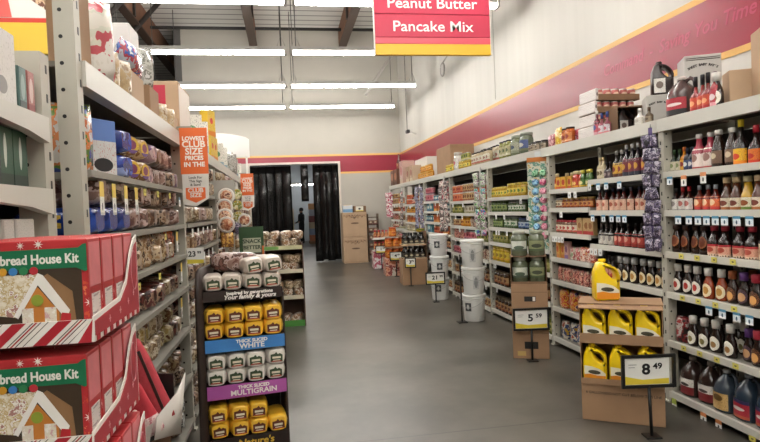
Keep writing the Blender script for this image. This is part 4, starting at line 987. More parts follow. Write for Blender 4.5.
for n_, c, s_ in (('bottom', (0, 0, .003), (.35, .31, .006)), ('side', (-.172, 0, .135), (.005, .31, .26)), ('side', (.172, 0, .135), (.005, .31, .26)), ('back', (0, .152, .135), (.34, .005, .26)), ('front_lip', (0, -.1525, .012), (.34, .004, .018)), ('top', (0, 0, .268), (.35, .31, .005))):
    obj(n_, sbox((c, s_)), KRAFTD, t)
def big_jar(key, lab_, lidc):
    r = .08; pf = [(.072, 0), (r, .012), (r, .165), (.074, .195), (.056, .212), (.056, .222)]
    kind(key, ('body', lathe(pf, 20), flat('#5f6650', .15, 0, .25, 40, coat=.5)), ('lid', lathe([(.06, .216), (.061, .245), (.057, .25)], 20), flat(lidc, .4)),
         ('label', wrap(pf, .05, .15, 1.1), lab_))
big_jar('gallon_pickle', lab('#8a9068', '#3a4030', '#4a5a3a', .34, .2, .5, .2, '#4a4a34'), '#9aa08a')
big_jar('gallon_pickle_pale', lab('#c8ccc0', '#4a5a4a', '#4a5444', .34, .2, .35, .2, '#8a8a7a'), '#b0b4a6')
for i, (lx, z, k, l) in enumerate(((-.083, .755, 'gallon_pickle_pale', 'big pickle jar on the left inside the kraft tray'), (.083, .755, 'gallon_pickle', 'big pickle jar on the right inside the kraft tray'),
                                   (-.085, 1.019, 'gallon_pickle_pale', 'big pickle jar on the left on top of the jar stack'), (.085, 1.019, 'gallon_pickle', 'big pickle jar on the right on top of the jar stack'))):
    put(k, 'pickle_jar', l, 'jar', (PX + math.cos(PR)*lx - math.sin(PR)*-.05, PY + math.sin(PR)*lx + math.cos(PR)*-.05, z), PR, 'gallon pickle jars')
price_stand('black price stand reading 5 59 in front of the pickle jar cartons', (2.315, 5.235, 0), -.15, .355, .22, .41, '5', '59', pole_off=.0)
# white buckets
def bucket_kind():
    pf = [(.128, 0), (.132, .006), (.146, .27), (.146, .272), (.156, .274), (.156, .284), (.148, .286), (.148, .30), (.158, .302), (.158, .312), (.15, .314), (.151, .33)]
    b = lathe(pf, 28)
    ld = lathe([(.159, .326), (.163, .33), (.163, .352), (.158, .362), (.15, .362), (.148, .354), (.02, .354)], 28)
    bail = tube([(math.cos(a)*.163, math.sin(a)*.163, .295 - .11*math.sin(-a)) for a in [PI + PI*i/14 for i in range(15)]], .004, 6)
    kind('bucket', ('body', b, flat('#dcdcd8', .35)), ('lid', ld, flat('#e4e4e0', .35)), ('bail', bail, flat('#b8b8b4', .4)),
         ('label', wrap(pf, .07, .25, .28, add=.002), lab('#c9cac8', '#8a8c8c', None, .3, .4, .5, text='#5a5c5e')))
    kind('bucket_dark_label', ('body', lathe(pf, 28), flat('#dcdcd8', .35)), ('lid', mesh_lid(), flat('#e4e4e0', .35)), ('bail', tube([(math.cos(a)*.163, math.sin(a)*.163, .295 - .11*math.sin(-a)) for a in [PI + PI*i/14 for i in range(15)]], .004, 6), flat('#b8b8b4', .4)),
         ('label', wrap(pf, .14, .25, .32, add=.002), lab('#3a3c3e', '#c8c8c4', None, .2, .3, .5, text='#8a8a88')))
def mesh_lid(): return lathe([(.159, .326), (.163, .33), (.163, .352), (.158, .362), (.15, .362), (.148, .354), (.02, .354)], 28)
bucket_kind()
for j, (x, y) in enumerate(((2.44, 7.34), (2.485, 9.22))):
    for k in range(3):
        kk = 'bucket_dark_label' if (j == 1 or k == 0) else 'bucket'
        put(kk, 'bucket', 'white lidded bucket, ' + ['bottom', 'middle', 'top'][k] + ' of the ' + ['nearer', 'farther'][j] + ' stack of three', 'bucket', (x + .006*(k % 2), y, .361*k), -.3 + .35*j + .2*(k == 1) - (.6 if kk != 'bucket' and j == 0 else .5*j), 'stacked white buckets')
price_stand('black price stand reading 21 99 in front of the farther bucket stack', (2.335, 8.93, 0), -.1, .32, .2, .385, '21', '99')
tag(obj('price_stand', sbox(((0, 0, .006), (.12, .12, .012)), ((0, 0, .45), (.016, .016, .9))), BLACK, None, (2.235, 7.24, 0)), 'bare black stand post beside the nearer bucket stack', 'sign stand')
# black bottles on a carton
t = thing('display_carton', 'plain kraft carton carrying tiers of black bottles', 'box', (2.50, 11.3, 0), -.06)
obj('body', rbox((0, 0, .26), (.5, .5, .52), .004, 1), KRAFT, t); obj('side_panel', sbox(((.245, 0, .79), (.006, .5, .54))), KRAFTD, t)
obj('tray', sbox(((0, 0, .79), (.48, .48, .008)), ((0, -.24, .80), (.48, .004, .03)), ((0, -.247, .53), (.48, .004, .03))), KRAFTL, t)
k_sauce('cola_black', .245, .105, '#16130f', '#1a1717', lab('#2a2522', '#b0a68a', '#c8c0a0', .3, .16, .5, .12, '#8a8068'), .3, neck=.5)
for z, n_ in ((.522, 'lower'), (.797, 'upper')):
    for i in range(4):
        for j in range(2):
            put('cola_black', 'bottle', f'black bottle in the {n_} tier of the kraft carton display', 'bottle', (2.325 + .112*i, 11.14 + .12*j, z), 0, f'black bottles, {n_} tier')
price_stand('black price stand in front of the black bottle display', (2.37, 10.95, 0), -.35, .22, .2, .46, '3', '99')
# orange jars and red-lidded bottles further on
k_jar('orange_jar', .21, .15, '#c8682a', '#b8562a', lab('#d88a3a', '#a84a1a', '#c8742a', .34, .2), lidh=.03)
t = thing('display_carton', 'printed display carton carrying orange jars in three tiers', 'box', (2.46, 13.0, 0), -.05)
obj('body', rbox((0, 0, .2), (.52, .5, .4), .004, 1), prt(['#b86a4a', '#d8a088', '#8a3a3a', '#c8c0b0'], 7), t)
obj('tray', sbox(((0, 0, .641), (.5, .48, .006)), ((0, -.24, .655), (.5, .004, .03))), KRAFT, t); obj('tray', sbox(((0, 0, .889), (.5, .48, .006))), KRAFT, t)
for z, n_, ns in ((.402, 'bottom', 3), (.648, 'middle', 3), (.894, 'top', 1)):
    for i in range(ns):
        for j in range(2):
            put('orange_jar', 'food_jar', f'orange jar in the {n_} tier of the orange floor display', 'jar', (2.30 + .16*i + (.1 if ns == 1 else 0), 12.84 + .17*j, z), 0, f'orange jars, {n_} tier')
price_stand('black price stand in front of the orange jar display', (2.40, 12.6, 0), -.1, .28, .21, .46, '4', '49')
k_sauce('redlid_bottle', .235, .085, '#b8764a', '#a82a30', lab('#c88a5a', '#8a3a2a', '#d8b088', .3, .2), .25, caph=.04, neck=.6)
t = thing('display_carton', 'white and red printed display carton farthest along the right side floor', 'box', (2.5, 14.75, 0), -.05)
obj('body', rbox((0, 0, .22), (.62, .5, .44), .004, 1), prt(['#d8d0cc', '#b85a6a', '#e4dedc', '#a83a4a'], 6), t)
for z in (.445, .745): obj('tray', sbox(((0, 0, z+.003), (.6, .48, .006)), ((0, -.24, z+.03), (.6, .004, .05))), flat('#d8d2c8', .6), t)
obj('riser', sbox(((0, .1, .6), (.5, .2, .27))), KRAFTD, t)
for z, n_ in ((.453, 'lower'), (.753, 'upper')):
    for i in range(6):
        put('redlid_bottle', 'sauce_bottle', f'red-lidded orange bottle in the {n_} tier of the farthest floor display', 'bottle', (2.255 + .1*i, 14.6, z), 0, f'red-lidded bottles, {n_} tier')
price_stand('black price stand in front of the farthest floor display', (2.36, 14.35, 0), -.1, .3, .2, .5, '1', '29')
# cartons by the doorway
for z, l in ((0, 'lower'), (.732, 'upper')):
    t = thing('carton', f'big kraft carton with dark scroll print, {l} of two beside the curtained doorway', 'box', (1.95, 16.66, z), 0)
    obj('body', rbox((0, 0, .365), (.7, .6, .73), .006, 1), KRAFTL, t)
    up = [(-.32 + .64*i/40, .66 + .012*math.sin(i*1.3)) for i in range(41)]; dn = [(x_, .60 - .05*math.exp(-(x_/.12)**2) + .022*math.sin(i*.9)) for i, (x_, _) in enumerate(up)]
    obj('scroll_print', poly(up + dn[::-1], -.3005), prt(['#4a3a2e', '#a8886a', '#3a2c24'], 30, .7, 0, 0), t)
    obj('scroll_print', poly(ell(0, .42, .12, .025), -.3005), flat('#6a5240', .7), t); obj('flap_line', poly([(-.34, .035), (.34, .035), (.34, .04), (-.34, .04)], -.3005), KRAFTD, t)
t = crate('carton', 'small blue and white box on the kraft cartons beside the doorway', (1.77, 16.6, 1.464), 0, .28, .3, .21, flat('#c8ccd0', .6))
obj('blue_band', poly([(-.139, .01), (.139, .01), (.139, .1), (-.139, .1)], -.1503), flat('#6a94b8', .5), t); obj('yellow_top', sbox(((0, 0, .215), (.2, .2, .012))), flat('#c8a84a', .5), t)
t = thing('display_tray', 'kraft tray with white price card on the cartons beside the doorway', 'tray', (2.12, 16.6, 1.464), 0)
obj('body', rbox((0, 0, .09), (.36, .34, .18), .004, 1), KRAFTD, t); obj('card', poly([(-.12, .03), (.1, .03), (.1, .17), (-.12, .17)], -.171), lab('#e0ddd0', '#3a3a38', '#d8c85a', .16, .2, .5, .2), t)
t = thing('wire_rack', 'narrow dark rack of small goods between the far cartons and the right shelving', 'rack', (2.50, 16.6, 0), 0)
for sx in (-1, 1): obj('side', sbox(((sx*.15, 0, .7), (.02, .3, 1.4))), flat('#5a4434', .6), t)
for k in range(6): obj('tier', sbox(((0, 0, .2+.22*k), (.28, .3, .02))), flat('#4a382c', .6), t)
k_box('tier_box', .12, .12, .12, lab('#8a6a58', '#c8b8a0', '#6a3a34', .3, .2), '#7a5a4a')
for k in range(5):
    for sx in (-.07, .07): put('tier_box', 'box', 'small brown box on the narrow dark rack by the far cartons', 'box', (2.50+sx, 16.55, .211+.22*k), 0, 'boxes on the narrow rack')

# ------------------------------------------------------------------ doorway strip curtains and the person beyond
VIN = flat('#0c0c0d', .18, 0, 0, coat=.6)
def vstrip(w, h, seed):
    bm = bmesh.new(); r = random.Random(seed); n = 6; m = 12; g = []
    for j in range(m+1):
        row_ = []
        for i in range(n+1):
            u = i/n; z = -h*j/m
            row_.append(bm.verts.new((w*(u-.5), .018*math.sin(u*PI)*(1+.3*math.sin(j*1.3+seed)) + (.014*math.sin(2.2*j+seed+u*5) if j < 6 else 0), z)))
        g.append(row_)
    for a, b in zip(g, g[1:]):
        for i in range(n):
            f = bm.faces.new((a[i], b[i], b[i+1], a[i+1])); f.smooth = True
    bmesh.ops.solidify(bm, geom=bm.faces[:], thickness=.004)
    return bm
def curtain(label, x0, x1, n, h, y, loose=0):
    t = thing('strip_curtain', label, 'curtain', ((x0+x1)/2, y, DH-.03))
    obj('rail', sbox(((0, 0, .01), (x1-x0, .05, .04))), flat('#3a3a3a', .4, .5), t)
    w_ = (x1-x0)/n
    for i in range(n):
        obj('strip', vstrip(w_*1.25, h-.03*(i % 2)-(.02*i if loose else 0), i+n), VIN, t, (-(x1-x0)/2 + w_*(i+.5), .012*(i % 2), 0), (0, 0, .12*math.sin(i*2.1)))
curtain('black glossy strip curtain on the left side of the storeroom doorway', DX0+.01, .17, 5, 2.9, YB+.06)
curtain('black glossy strip curtain on the right side of the storeroom doorway', .86, DX1-.02, 4, 2.9, YB+.06)
curtain('single short black curtain strip hanging in the middle of the doorway', .5, .68, 1, 1.08, YB+.06)
def person():
    t = thing('person', 'person in dark clothes standing in the storeroom beyond the curtain, facing left', 'person', (.70, 27.0, 0), -1.1)
    bm = bmesh.new(); sk = bm.verts.layers.skin.verify()
    J = {'pel': (0, 0, .92, .15), 'wa': (0, 0, 1.08, .14), 'ch': (0, 0, 1.3, .165), 'nk': (0, .01, 1.45, .06), 'hd': (0, -.01, 1.56, .085), 'ht': (0, -.015, 1.66, .07),
         'sl': (-.19, 0, 1.38, .07), 'el': (-.25, .0, 1.1, .05), 'wl': (-.2, -.2, 1.02, .035), 'hl': (-.17, -.27, 1.03, .035),
         'sr': (.19, 0, 1.38, .07), 'er': (.25, -.02, 1.1, .05), 'wr': (.2, -.2, 1.05, .035), 'hr': (.17, -.27, 1.07, .035),
         'hpl': (-.09, 0, .86, .1), 'kl': (-.1, -.02, .48, .065), 'al': (-.1, .03, .09, .045), 'tl': (-.1, -.13, .04, .04),
         'hpr': (.09, 0, .86, .1), 'kr': (.1, -.02, .48, .065), 'ar': (.1, .03, .09, .045), 'tr': (.1, -.13, .04, .04)}
    V = {k: bm.verts.new(p[:3]) for k, p in J.items()}
    for a, b in ('pel wa', 'wa ch', 'ch nk', 'nk hd', 'hd ht', 'ch sl', 'sl el', 'el wl', 'wl hl', 'ch sr', 'sr er', 'er wr', 'wr hr', 'pel hpl', 'hpl kl', 'kl al', 'al tl', 'pel hpr', 'hpr kr', 'kr ar', 'ar tr') and [q.split() for q in ('pel wa', 'wa ch', 'ch nk', 'nk hd', 'hd ht', 'ch sl', 'sl el', 'el wl', 'wl hl', 'ch sr', 'sr er', 'er wr', 'wr hr', 'pel hpl', 'hpl kl', 'kl al', 'al tl', 'pel hpr', 'hpr kr', 'kr ar', 'ar tr')]:
        bm.edges.new((V[a], V[b]))
    for k, v in V.items():
        v[sk].radius = (J[k][3], J[k][3]*(.75 if k in ('pel', 'wa', 'ch') else 1)); v[sk].use_root = (k == 'pel')
    me = bpy.data.meshes.new('body'); bm.to_mesh(me); bm.free(); me.materials.append(flat('#141518', .8))
    me.materials.append(flat('#8a6552', .6))
    o = bpy.data.objects.new('body', me); COL.objects.link(o)
    m1 = o.modifiers.new('s', 'SKIN'); m1.use_smooth_shade = True
    m2 = o.modifiers.new('u', 'SUBSURF'); m2.levels = m2.render_levels = 2
    dg = bpy.context.evaluated_depsgraph_get(); me2 = bpy.data.meshes.new_from_object(o.evaluated_get(dg)); bpy.data.objects.remove(o)
    for p in me2.polygons:
        c = p.center
        if c.z > 1.5 or (c.y < -.22 and .98 < c.z < 1.12): p.material_index = 1
    b = obj('body', me2, None, t)
    obj('hair', lathe([(.095, 1.58), (.1, 1.64), (.085, 1.7), (.04, 1.735), (.005, 1.74)], 16, 1, 1.05, off=(0, .012, 0)), flat('#16120f', .7), t)
    obj('nose', lathe([(.012, 0), (.008, .03), (.002, .04)], 8, off=(0, -.1, 1.57)), flat('#8a6552', .6), t)
person()
# goods in the storeroom
t = thing('pallet_stack', 'stack of mixed cartons at the right of the storeroom beyond the curtain', 'stack', (1.55, 27.6, 0))
obj('pallet', sbox(((0, 0, .06), (1.0, 1.0, .12))), KRAFTD, t)
for k, c in enumerate(('#a86a4a', '#8a94a8', '#b8a48a', '#7a4a4a', '#a8a8b0', '#b8885a')): obj('carton', rbox((0, 0, .27+.3*k), (.95, .95, .29), .006, 1), flat(c, .6, 0, .1, 5), t)
t = thing('pallet_stack', 'pale wrapped stack left of the person in the storeroom', 'stack', (-.1, 28.6, 0))
obj('pallet', sbox(((0, 0, .06), (1.0, 1.0, .12))), KRAFTD, t); obj('wrapped_goods', rbox((0, 0, .92), (.95, .95, 1.6), .05, 2), flat('#b8aa8a', .4, 0, .15, 4), t)

# ------------------------------------------------------------------ hanging aisle signs
SR, SP, SY = flat('#b62744', .4), flat('#cf4f5e', .4), flat('#dcae2e', .4)
def aisle_sign(label, x, y, lines, w_=1.19, art=False):
    z0 = 3.065
    t = thing('aisle_sign', label, 'sign', (x, y, z0))
    obj('yellow_strip', rbox((0, 0, .055), (w_, .045, .11), .003, 1), SY, t); obj('pink_strip', rbox((0, 0, .142), (w_, .045, .062), .003, 1), SP, t)
    z = .175
    for k, ln in enumerate(lines):
        p = obj('panel', rbox((0, 0, z+.115), (w_, .045, .226), .003, 1), SR, t)
        if ln: text(p, ln, .148, (0, -.0235, z+.105), FRONT, flat('#f1efe9', .4), bold=.001, sx=1.12)
        z += .23
    obj('edge', sbox(((w_/2+.004, 0, z/2), (.008, .05, z))), OFF, t); obj('edge', sbox(((-w_/2-.004, 0, z/2), (.008, .05, z))), OFF, t)
    for sx in (-.45, .45): obj('cable', tube([(sx, 0, z), (sx, 0, 6.98-z0)], .006, 5), flat('#7a7874', .5), t)
    return t
aisle_sign('red hanging aisle sign reading Peanut Butter and Pancake Mix over the aisle', 1.535, 5.6, ['Pancake Mix', 'Peanut Butter', '', ''])
t = thing('aisle_sign', 'red and yellow hanging sign at the upper left over the next aisle', 'sign', (-2.62, 5.6, 3.06))
obj('yellow_strip', rbox((0, 0, .14), (1.2, .045, .28), .003, 1), flat('#dcb93e', .4), t); obj('red_strip', rbox((0, 0, .30), (1.2, .045, .04), .003, 1), flat('#c23a2e', .4), t)
obj('panel', rbox((0, 0, .72), (1.2, .04, .8), .003, 1), flat('#d8d6d0', .4), t)
obj('red_shape', poly([(-.595, .325), (.285, .325), (.18, 1.0), (-.595, 1.0)], -.0205), flat('#cf5a52', .4), t)
obj('picture', poly([(.26, .62), (.585, .38), (.585, 1.0), (.2, 1.0)], -.0205), prt(['#8a6a4a', '#c8a888', '#6a4030', '#d8c8b0'], 14, .5, 0, 0), t)
obj('edge', sbox(((.605, 0, .56), (.01, .05, 1.12))), OFF, t)
for sx in (-.45, .45): obj('cable', tube([(sx, 0, 1.12), (sx, 0, 3.92)], .006, 5), flat('#7a7874', .5), t)

# ------------------------------------------------------------------ gingerbread kit stack at lower left
GX, GY = -.396, 1.235       # right front corner of the stack
RED = flat('#b02a2e', .42, 0, .05, 8); REDS = flat('#a8323c', .45, 0, .08, 14); PINKR = flat('#cf7a7e', .5, 0, .08, 30)
GREEN = flat('#0f6a44', .45); IVORY = flat('#e8e4dc', .45); BROWND = flat('#3e2f20', .5, 0, .15, 20); GBREAD = flat('#8a6744', .6, 0, .1, 20); GOR = flat('#c07a34', .5, 0, .1, 30)
KW, KD, KH = .27, .083, .205
def star(cx, cz, r):
    o = []
    for i in range(16):
        a = PI*i/8; q = r if i % 2 == 0 else r*.3
        o.append((cx+q*math.cos(a), cz+q*math.sin(a)))
    return o
def kit_parts():
    f = -KD/2
    P = [('carton', rbox((0, 0, KH/2), (KW, KD, KH), .002, 1), RED)]
    P.append(('window_picture', poly([(-.12, .012), (.118, .012), (.118, .148), (-.12, .148)], f-.0002, .0006), BROWND))
    P.append(('banner', poly([(-.155, .152), (-.15, .148), (.1, .1475), (.117, .139), (.130, .141), (.139, .148), (.134, .168), (.1375, .19), (.128, .196), (.115, .195), (.105, .188), (-.15, .186), (-.155, .18)], f-.001, .001), GREEN))
    # picture of the iced house
    P.append(('house_wall', poly([(.035, .128), (.05, .138), (.098, .10), (.104, .03), (.07, .018), (.06, .075)], f-.001, .0006), GBREAD, 1))
    P.append(('house_front', poly([(-.02, .015), (.05, .015), (.05, .06), (.01, .112), (-.02, .075)], f-.0018, .0006), GOR, 1))
    P.append(('house_roof', poly([(-.11, .065), (-.075, .138), (.012, .138), (-.03, .052)], f-.0018, .0008), prt(['#e4dccb', '#d8cdb4', '#c0a878', '#e8e4dc', '#a87a70'], 80, .5, 0, 0), 1))
    P.append(('roof_icing', poly([(.012, .14), (.022, .135), (.072, .062), (.066, .048), (.056, .054), (.011, .116), (-.03, .05), (-.038, .056)], f-.0024, .0008), flat('#e9e6e0', .5), 1))
    P.append(('icing_wall', poly([(-.022, .03), (.0, .03), (.0, .07), (-.022, .07)], f-.0026, .0008), prt(['#e6e2da', '#d8d0c0', '#c8a0a0'], 90, .5, 0, 0), 1))
    P.append(('icing_wall', poly([(.022, .03), (.045, .03), (.045, .07), (.022, .07)], f-.0026, .0008), prt(['#e6e2da', '#d8d0c0', '#c8a0a0'], 90, .5, 0, 0), 1))
    P.append(('icing_base', poly([(-.115, .012), (.09, .012), (.075, .026), (.03, .03), (-.02, .026), (-.115, .032)], f-.0028, .0008), prt(['#d8a63a', '#e0c890', '#c8842a'], 70, .5, 0, 0), 1))
    P.append(('red_scarf', poly([(.05, .03), (.072, .03), (.074, .055), (.056, .058)], f-.0032, .0008), flat('#b0222a', .5), 1))
    P.append(('wreath', poly(ell(.009, .085, .012, .012), f-.0032, .0008), flat('#8a9a34', .5), 1))
    for i, c in enumerate(('#c8902a', '#3a78b8', '#2a7a4a', '#b02a34')): P.append(('gumdrop', poly(ell(-.055+.02*i, .145, .0085, .008), f-.0032, .001), flat(c, .4), 1))
    for (cx, cz, r) in ((.035, .1975, .010), (.072, .2, .0), (.131, .075, .0105), (-.06, .1975, .009), (.0, .196, .008)):
        if r: P.append(('snowflake', poly(star(cx, cz, r), f-.0004, .0006), IVORY))
    P.append(('orange_print', poly([(.1195, .085), (.15, .09), (.15, .115), (.1195, .12)], f-.0002, .0005), prt(['#c8502e', '#b02a2e', '#d87a4a'], 60, .5, 0, 0)))
    P.append(('orange_print', poly([(.1195, .012), (.15, .012), (.15, .06), (.1195, .055)], f-.0002, .0005), prt(['#c8502e', '#b02a2e', '#d87a4a'], 60, .5, 0, 0)))
    P.append(('corner_seal', poly(arc((.108, -.012), .045, .5, 2.6, 12) + [(.08, .012)], f-.0036, .0008), GREEN))
    s = KW/2
    sd = lambda y0, y1, z0, z1, q: sbox(((s+.0004, (y0+y1)/2, (z0+z1)/2), (q, y1-y0, z1-z0)))
    P.append(('side_print', sd(-.034, .034, .105, .197, .0008), PINKR)); P.append(('facts_panel', sd(-.026, .026, .012, .09, .0008), lab('#d8cfc8', None, text='#8a7a78')))
    for q in P[1:-2]:
        for v in q[1].verts: v.co.x = max(-.1345, min(.1345, v.co.x*.95 + (.011 if q[0] in ('window_picture', 'house_wall', 'banner', 'snowflake', 'orange_print', 'corner_seal') else .03) + (.008 if q[0] == 'banner' and v.co.x > .09 else 0)))
    return kind('gingerbread_kit', *P)
kit_parts()
def stripes(w, h, y):
    """candy stripe lip"""
    bm = bmesh.new(); box(bm, (0, y, h/2), (w, .004, h), 0)
    p = .085; k = -2
    while k*p < w+.1:
        x0 = -w/2 + k*p
        for (o, wd, mi) in ((0, .026, 1), (.037, .0025, 2), (.043, .004, 1), (.052, .0025, 2), (.066, .002, 2)):
            q = [(x0+o, 0), (x0+o+wd, 0), (x0+o+wd+.05, h), (x0+o+.05, h)]
            c = []
            for i in range(4):        # clip to the lip
                a, b = q[i], q[(i+1) % 4]
                c.append(a)
            c = [(max(-w/2, min(w/2, x)), z) for x, z in c]
            if max(x for x, _ in c) - min(x for x, _ in c) < .003: continue
            vs_ = [bm.verts.new((x, y-.0026, z)) for x, z in c]
            try: f = bm.faces.new(vs_); f.material_index = mi
            except ValueError: pass
        k += 1
    bmesh.ops.recalc_face_normals(bm, faces=bm.faces[:])
    return bm
TW, TD = .285, .36
for k in range(6):
    z = 1.302 - .236*k; ox = -.012*(k % 2) ; oy = -.0
    cx, cy = GX - TW/2 + ox, GY + TD/2
    t = thing('display_tray', 'candy-striped tray of gingerbread kits, ' + ['topmost of the stack', 'second from the top', 'third from the top', 'fourth from the top', 'fifth from the top', 'lowest of the stack'][k], 'tray', (cx, cy, z), 0, 'gingerbread kit trays')
    obj('bottom', sbox(((0, 0, .002), (TW, TD, .004))), IVORY, t)
    obj('striped_lip', stripes(TW, .047, -TD/2), [IVORY, flat('#a8202c', .45), flat('#3c2c30', .5)], t)
    prof = [(-TD/2, .0), (TD/2, .0), (TD/2, .205), (TD/2-.03, .195), (TD/2-.07, .16), (TD/2-.11, .10), (TD/2-.17, .066), (-TD/2, .052)]
    inner = [(-TD/2+.004, .012), (TD/2-.008, .012), (TD/2-.008, .186), (TD/2-.03, .178), (TD/2-.068, .145), (TD/2-.108, .088), (TD/2-.17, .055), (-TD/2+.004, .042)]
    for sx in (-1, 1):
        R = Matrix.Translation((sx*TW/2, 0, 0)) @ Matrix.Rotation(PI/2, 4, 'Z')
        a = plate(prof, [], .003, 0); a.transform(R)
        for f in a.faces: f.smooth = False
        w_ = obj('side_wing', a, IVORY, t)
        b = poly(inner, 0, .0012); b.transform(Matrix.Translation((sx*(TW/2+.0016), 0, 0)) @ Matrix.Rotation(PI/2*sx, 4, 'Z'))
        if sx == -1: b.transform(Matrix.Identity(4))
        if sx == 1: obj('wing_print', b, REDS, w_)
    wp = obj('oval_print', tube([(TW/2+.0035, TD/2-.045+.026*math.cos(2*PI*i/20), .115+.05*math.sin(2*PI*i/20)) for i in range(20)], .0012, 5, closed=True), flat('#c88a90', .5), t)
    for sy, sz in ((.0, .035), (.07, .045), (-.08, .03), (.12, .06)): obj('snowflake', sbox(((TW/2+.0035, sy, sz), (.001, .003, .016)), ((TW/2+.0035, sy, sz), (.001, .012, .003))), flat('#d8a0a4', .5), t)
    for i in range(8): obj('edge_stripe', sbox(((TW/2+.0032, -TD/2+.02+.045*i, .007), (.001, .02, .012))), flat('#a8202c', .5), t)
    for i in range(4):
        kt = put('gingerbread_kit', 'gingerbread_kit', 'red gingerbread house kit box, ' + ['front', 'second', 'third', 'rearmost'][i] + ' in the ' + ['topmost', 'second', 'third', 'fourth', 'fifth', 'lowest'][k] + ' tray', 'box', (cx, cy-TD/2+.049+.086*i, z+.0055), 0, 'gingerbread kits')
        if i == 0 and k < 3: text([c for c in kt.children if c.name.startswith('banner')][0], 'Gingerbread House Kit', .0265, (.119, -KD/2-.0022, .1665), FRONT, IVORY, bold=.0007, sx=.82, align='RIGHT')
t = thing('pallet', 'low carton base under the gingerbread kit stack', 'pallet', (GX-TW/2, GY+TD/2, 0))
obj('body', sbox(((0, 0, .0595), (TW-.02, TD-.02, .119))), KRAFTD, t)

# ------------------------------------------------------------------ goods on the rack at the left edge
k_box('green_box', .095, .13, .17, lab('#1d4a34', '#b8c4b8', '#123024', .1, .3, .6, .2, '#2f5c44'), '#173c2a')
k_box('green_dark_box', .12, .13, .17, lab('#14281f', '#8a9a90', None, .3, .08, .4, .2, '#5a6a60', None), '#10211a')
k_box('white_small', .062, .12, .13, lab('#c8c6be', None, None, text='#8f8d86'), '#bcbab2')
k_box('teal_tall', .05, .1, .135, lab('#5c7a74', '#8aa09a', '#3a4a48', .3, .3), '#4f6b66')
k_box('red_tall', .05, .1, .135, lab('#a86a64', '#c8b0a8', '#8a4a48', .3, .3), '#9a5a54')
k_box('white_carton', .175, .26, .22, lab('#cfccc6', '#8a8884', None, .18, .12, .25, .2, '#b0ada6'), '#cac7c0')
LT_ = PI/2
LX = -.765
row('white_carton', 'carton', 'white carton on the upper shelf of the rack at the left picture edge', 'box', [1.765, 1.57], 1.886, x=LX-.13, rz=LT_, jr=0, group='white cartons left edge')
row('teal_tall', 'carton', 'narrow teal box beside the white carton at the left picture edge', 'box', [1.885], 1.886, x=LX-.055, rz=LT_, jr=0)
row('red_tall', 'carton', 'narrow faded red box beside the narrow teal box at the left edge', 'box', [1.942], 1.886, x=LX-.055, rz=LT_, jr=0)
row('green_box', 'carton', 'green box with white script on the middle shelf at the left picture edge', 'box', [1.87, 1.77], 1.656, x=LX-.075, rz=LT_, jr=0)
row('green_dark_box', 'carton', 'very dark green box on the middle shelf at the left picture edge', 'box', [1.65, 1.52, 1.39], 1.656, x=LX-.075, rz=LT_, jr=0)
row('white_small', 'carton', 'small white box in the row on the lower shelf at the left picture edge', 'box', [1.88-.068*i for i in range(8)], 1.431, x=LX-.07, rz=LT_, jr=0)

# ------------------------------------------------------------------ left racks: what stands on top
ZK = 2.142
crate('carton', 'upright kraft carton on top of the near left rack beside the tall post', (-.795, 2.375, ZK), LT_, .14, .11, .30, KRAFT)
tag(obj('wrapped_pack', rbox((0, 0, .08), (.1, .13, .16), .03, 2), flat('#8f8d8a', .25, 0, .15, 20), None, (-.80, 2.375, ZK+.302)), 'grey film-wrapped pack lying on the upright kraft carton at upper left', 'pack')
CH = prt(['#cfcac0', '#d8d4cc', '#b84a54', '#c8c8b8', '#d6d0c4'], 7, .3, .4)
k_bag('chip_bag', .22, .12, .34, CH, wr=.008)
k_bag('chip_bag_tall', .2, .1, .42, prt(['#d6d2ca', '#cac6bc', '#b8424c', '#dcd8d0'], 6, .3, .4), wr=.008)
row('chip_bag', 'chip_bag', 'white and red chip bag on top of the near left rack beside the white box', 'bag', [2.70], ZK, x=-.82, rz=.8, jr=0)
row('chip_bag_tall', 'chip_bag', 'tall leaning white chip bag on top of the near left rack', 'bag', [2.82], ZK, x=-.87, rz=.5, jr=0)
row('chip_bag', 'chip_bag', 'white and red chip bag behind the upright kraft carton', 'bag', [2.56], ZK, x=-.78, rz=.9, jr=0)
crate('carton', 'plain white box on top of the near left rack beside the chip bags', (-.89, 3.36, ZK), LT_, .2, .2, .46, flat('#d2d0cc', .6))
k_bag('clear_bag', .22, .14, .26, prt(['#9a9a92', '#b8b8b0', '#7a7a72', '#c8c8c4'], 24, .15, .6), wr=.012)
row('clear_bag', 'bag', 'clear grey bag on top of the near left rack behind the white box', 'bag', [3.66], ZK+.19, x=-.86, rz=.7, jr=0)
crate('carton', 'low kraft carton in front of the white box on the near left rack', (-.79, 3.18, ZK), LT_, .26, .1, .16, KRAFTL)
crate('carton', 'kraft carton under the clear grey bag on top of the near left rack', (-.88, 3.66, ZK), LT_, .24, .24, .19, KRAFT)
tag(obj('snack_bag', pillow(.46, .12, .15, wr=.006), prt(['#c8c8cc', '#b8c0cc', '#b04050', '#3a5aa8', '#d8d8dc'], 9, .25, .5), None, (-.79, 3.22, ZK+.162), (0, 0, LT_+.12)), 'white, red and blue film bag lying on the low kraft carton at upper left', 'bag')
k_bag('yellow_bag', .14, .06, .2, prt(['#a48c66', '#b49c74', '#c0b49c', '#8a6c4a'], 18, .3, .5), wr=.006)
row('yellow_bag', 'snack_bag', 'small yellowish bag leaning at the front of the near left rack top', 'bag', [2.56, 2.74, 2.92], ZK, x=-.76, rz=1.0, group='yellowish bags on the near rack top', s=.85)
row('yellow_bag', 'snack_bag', 'small yellowish bag in front of the red carton on the left rack top', 'bag', [3.86, 4.05], ZK, x=-.76, rz=1.0, s=.7, group='yellowish bags by the red carton')
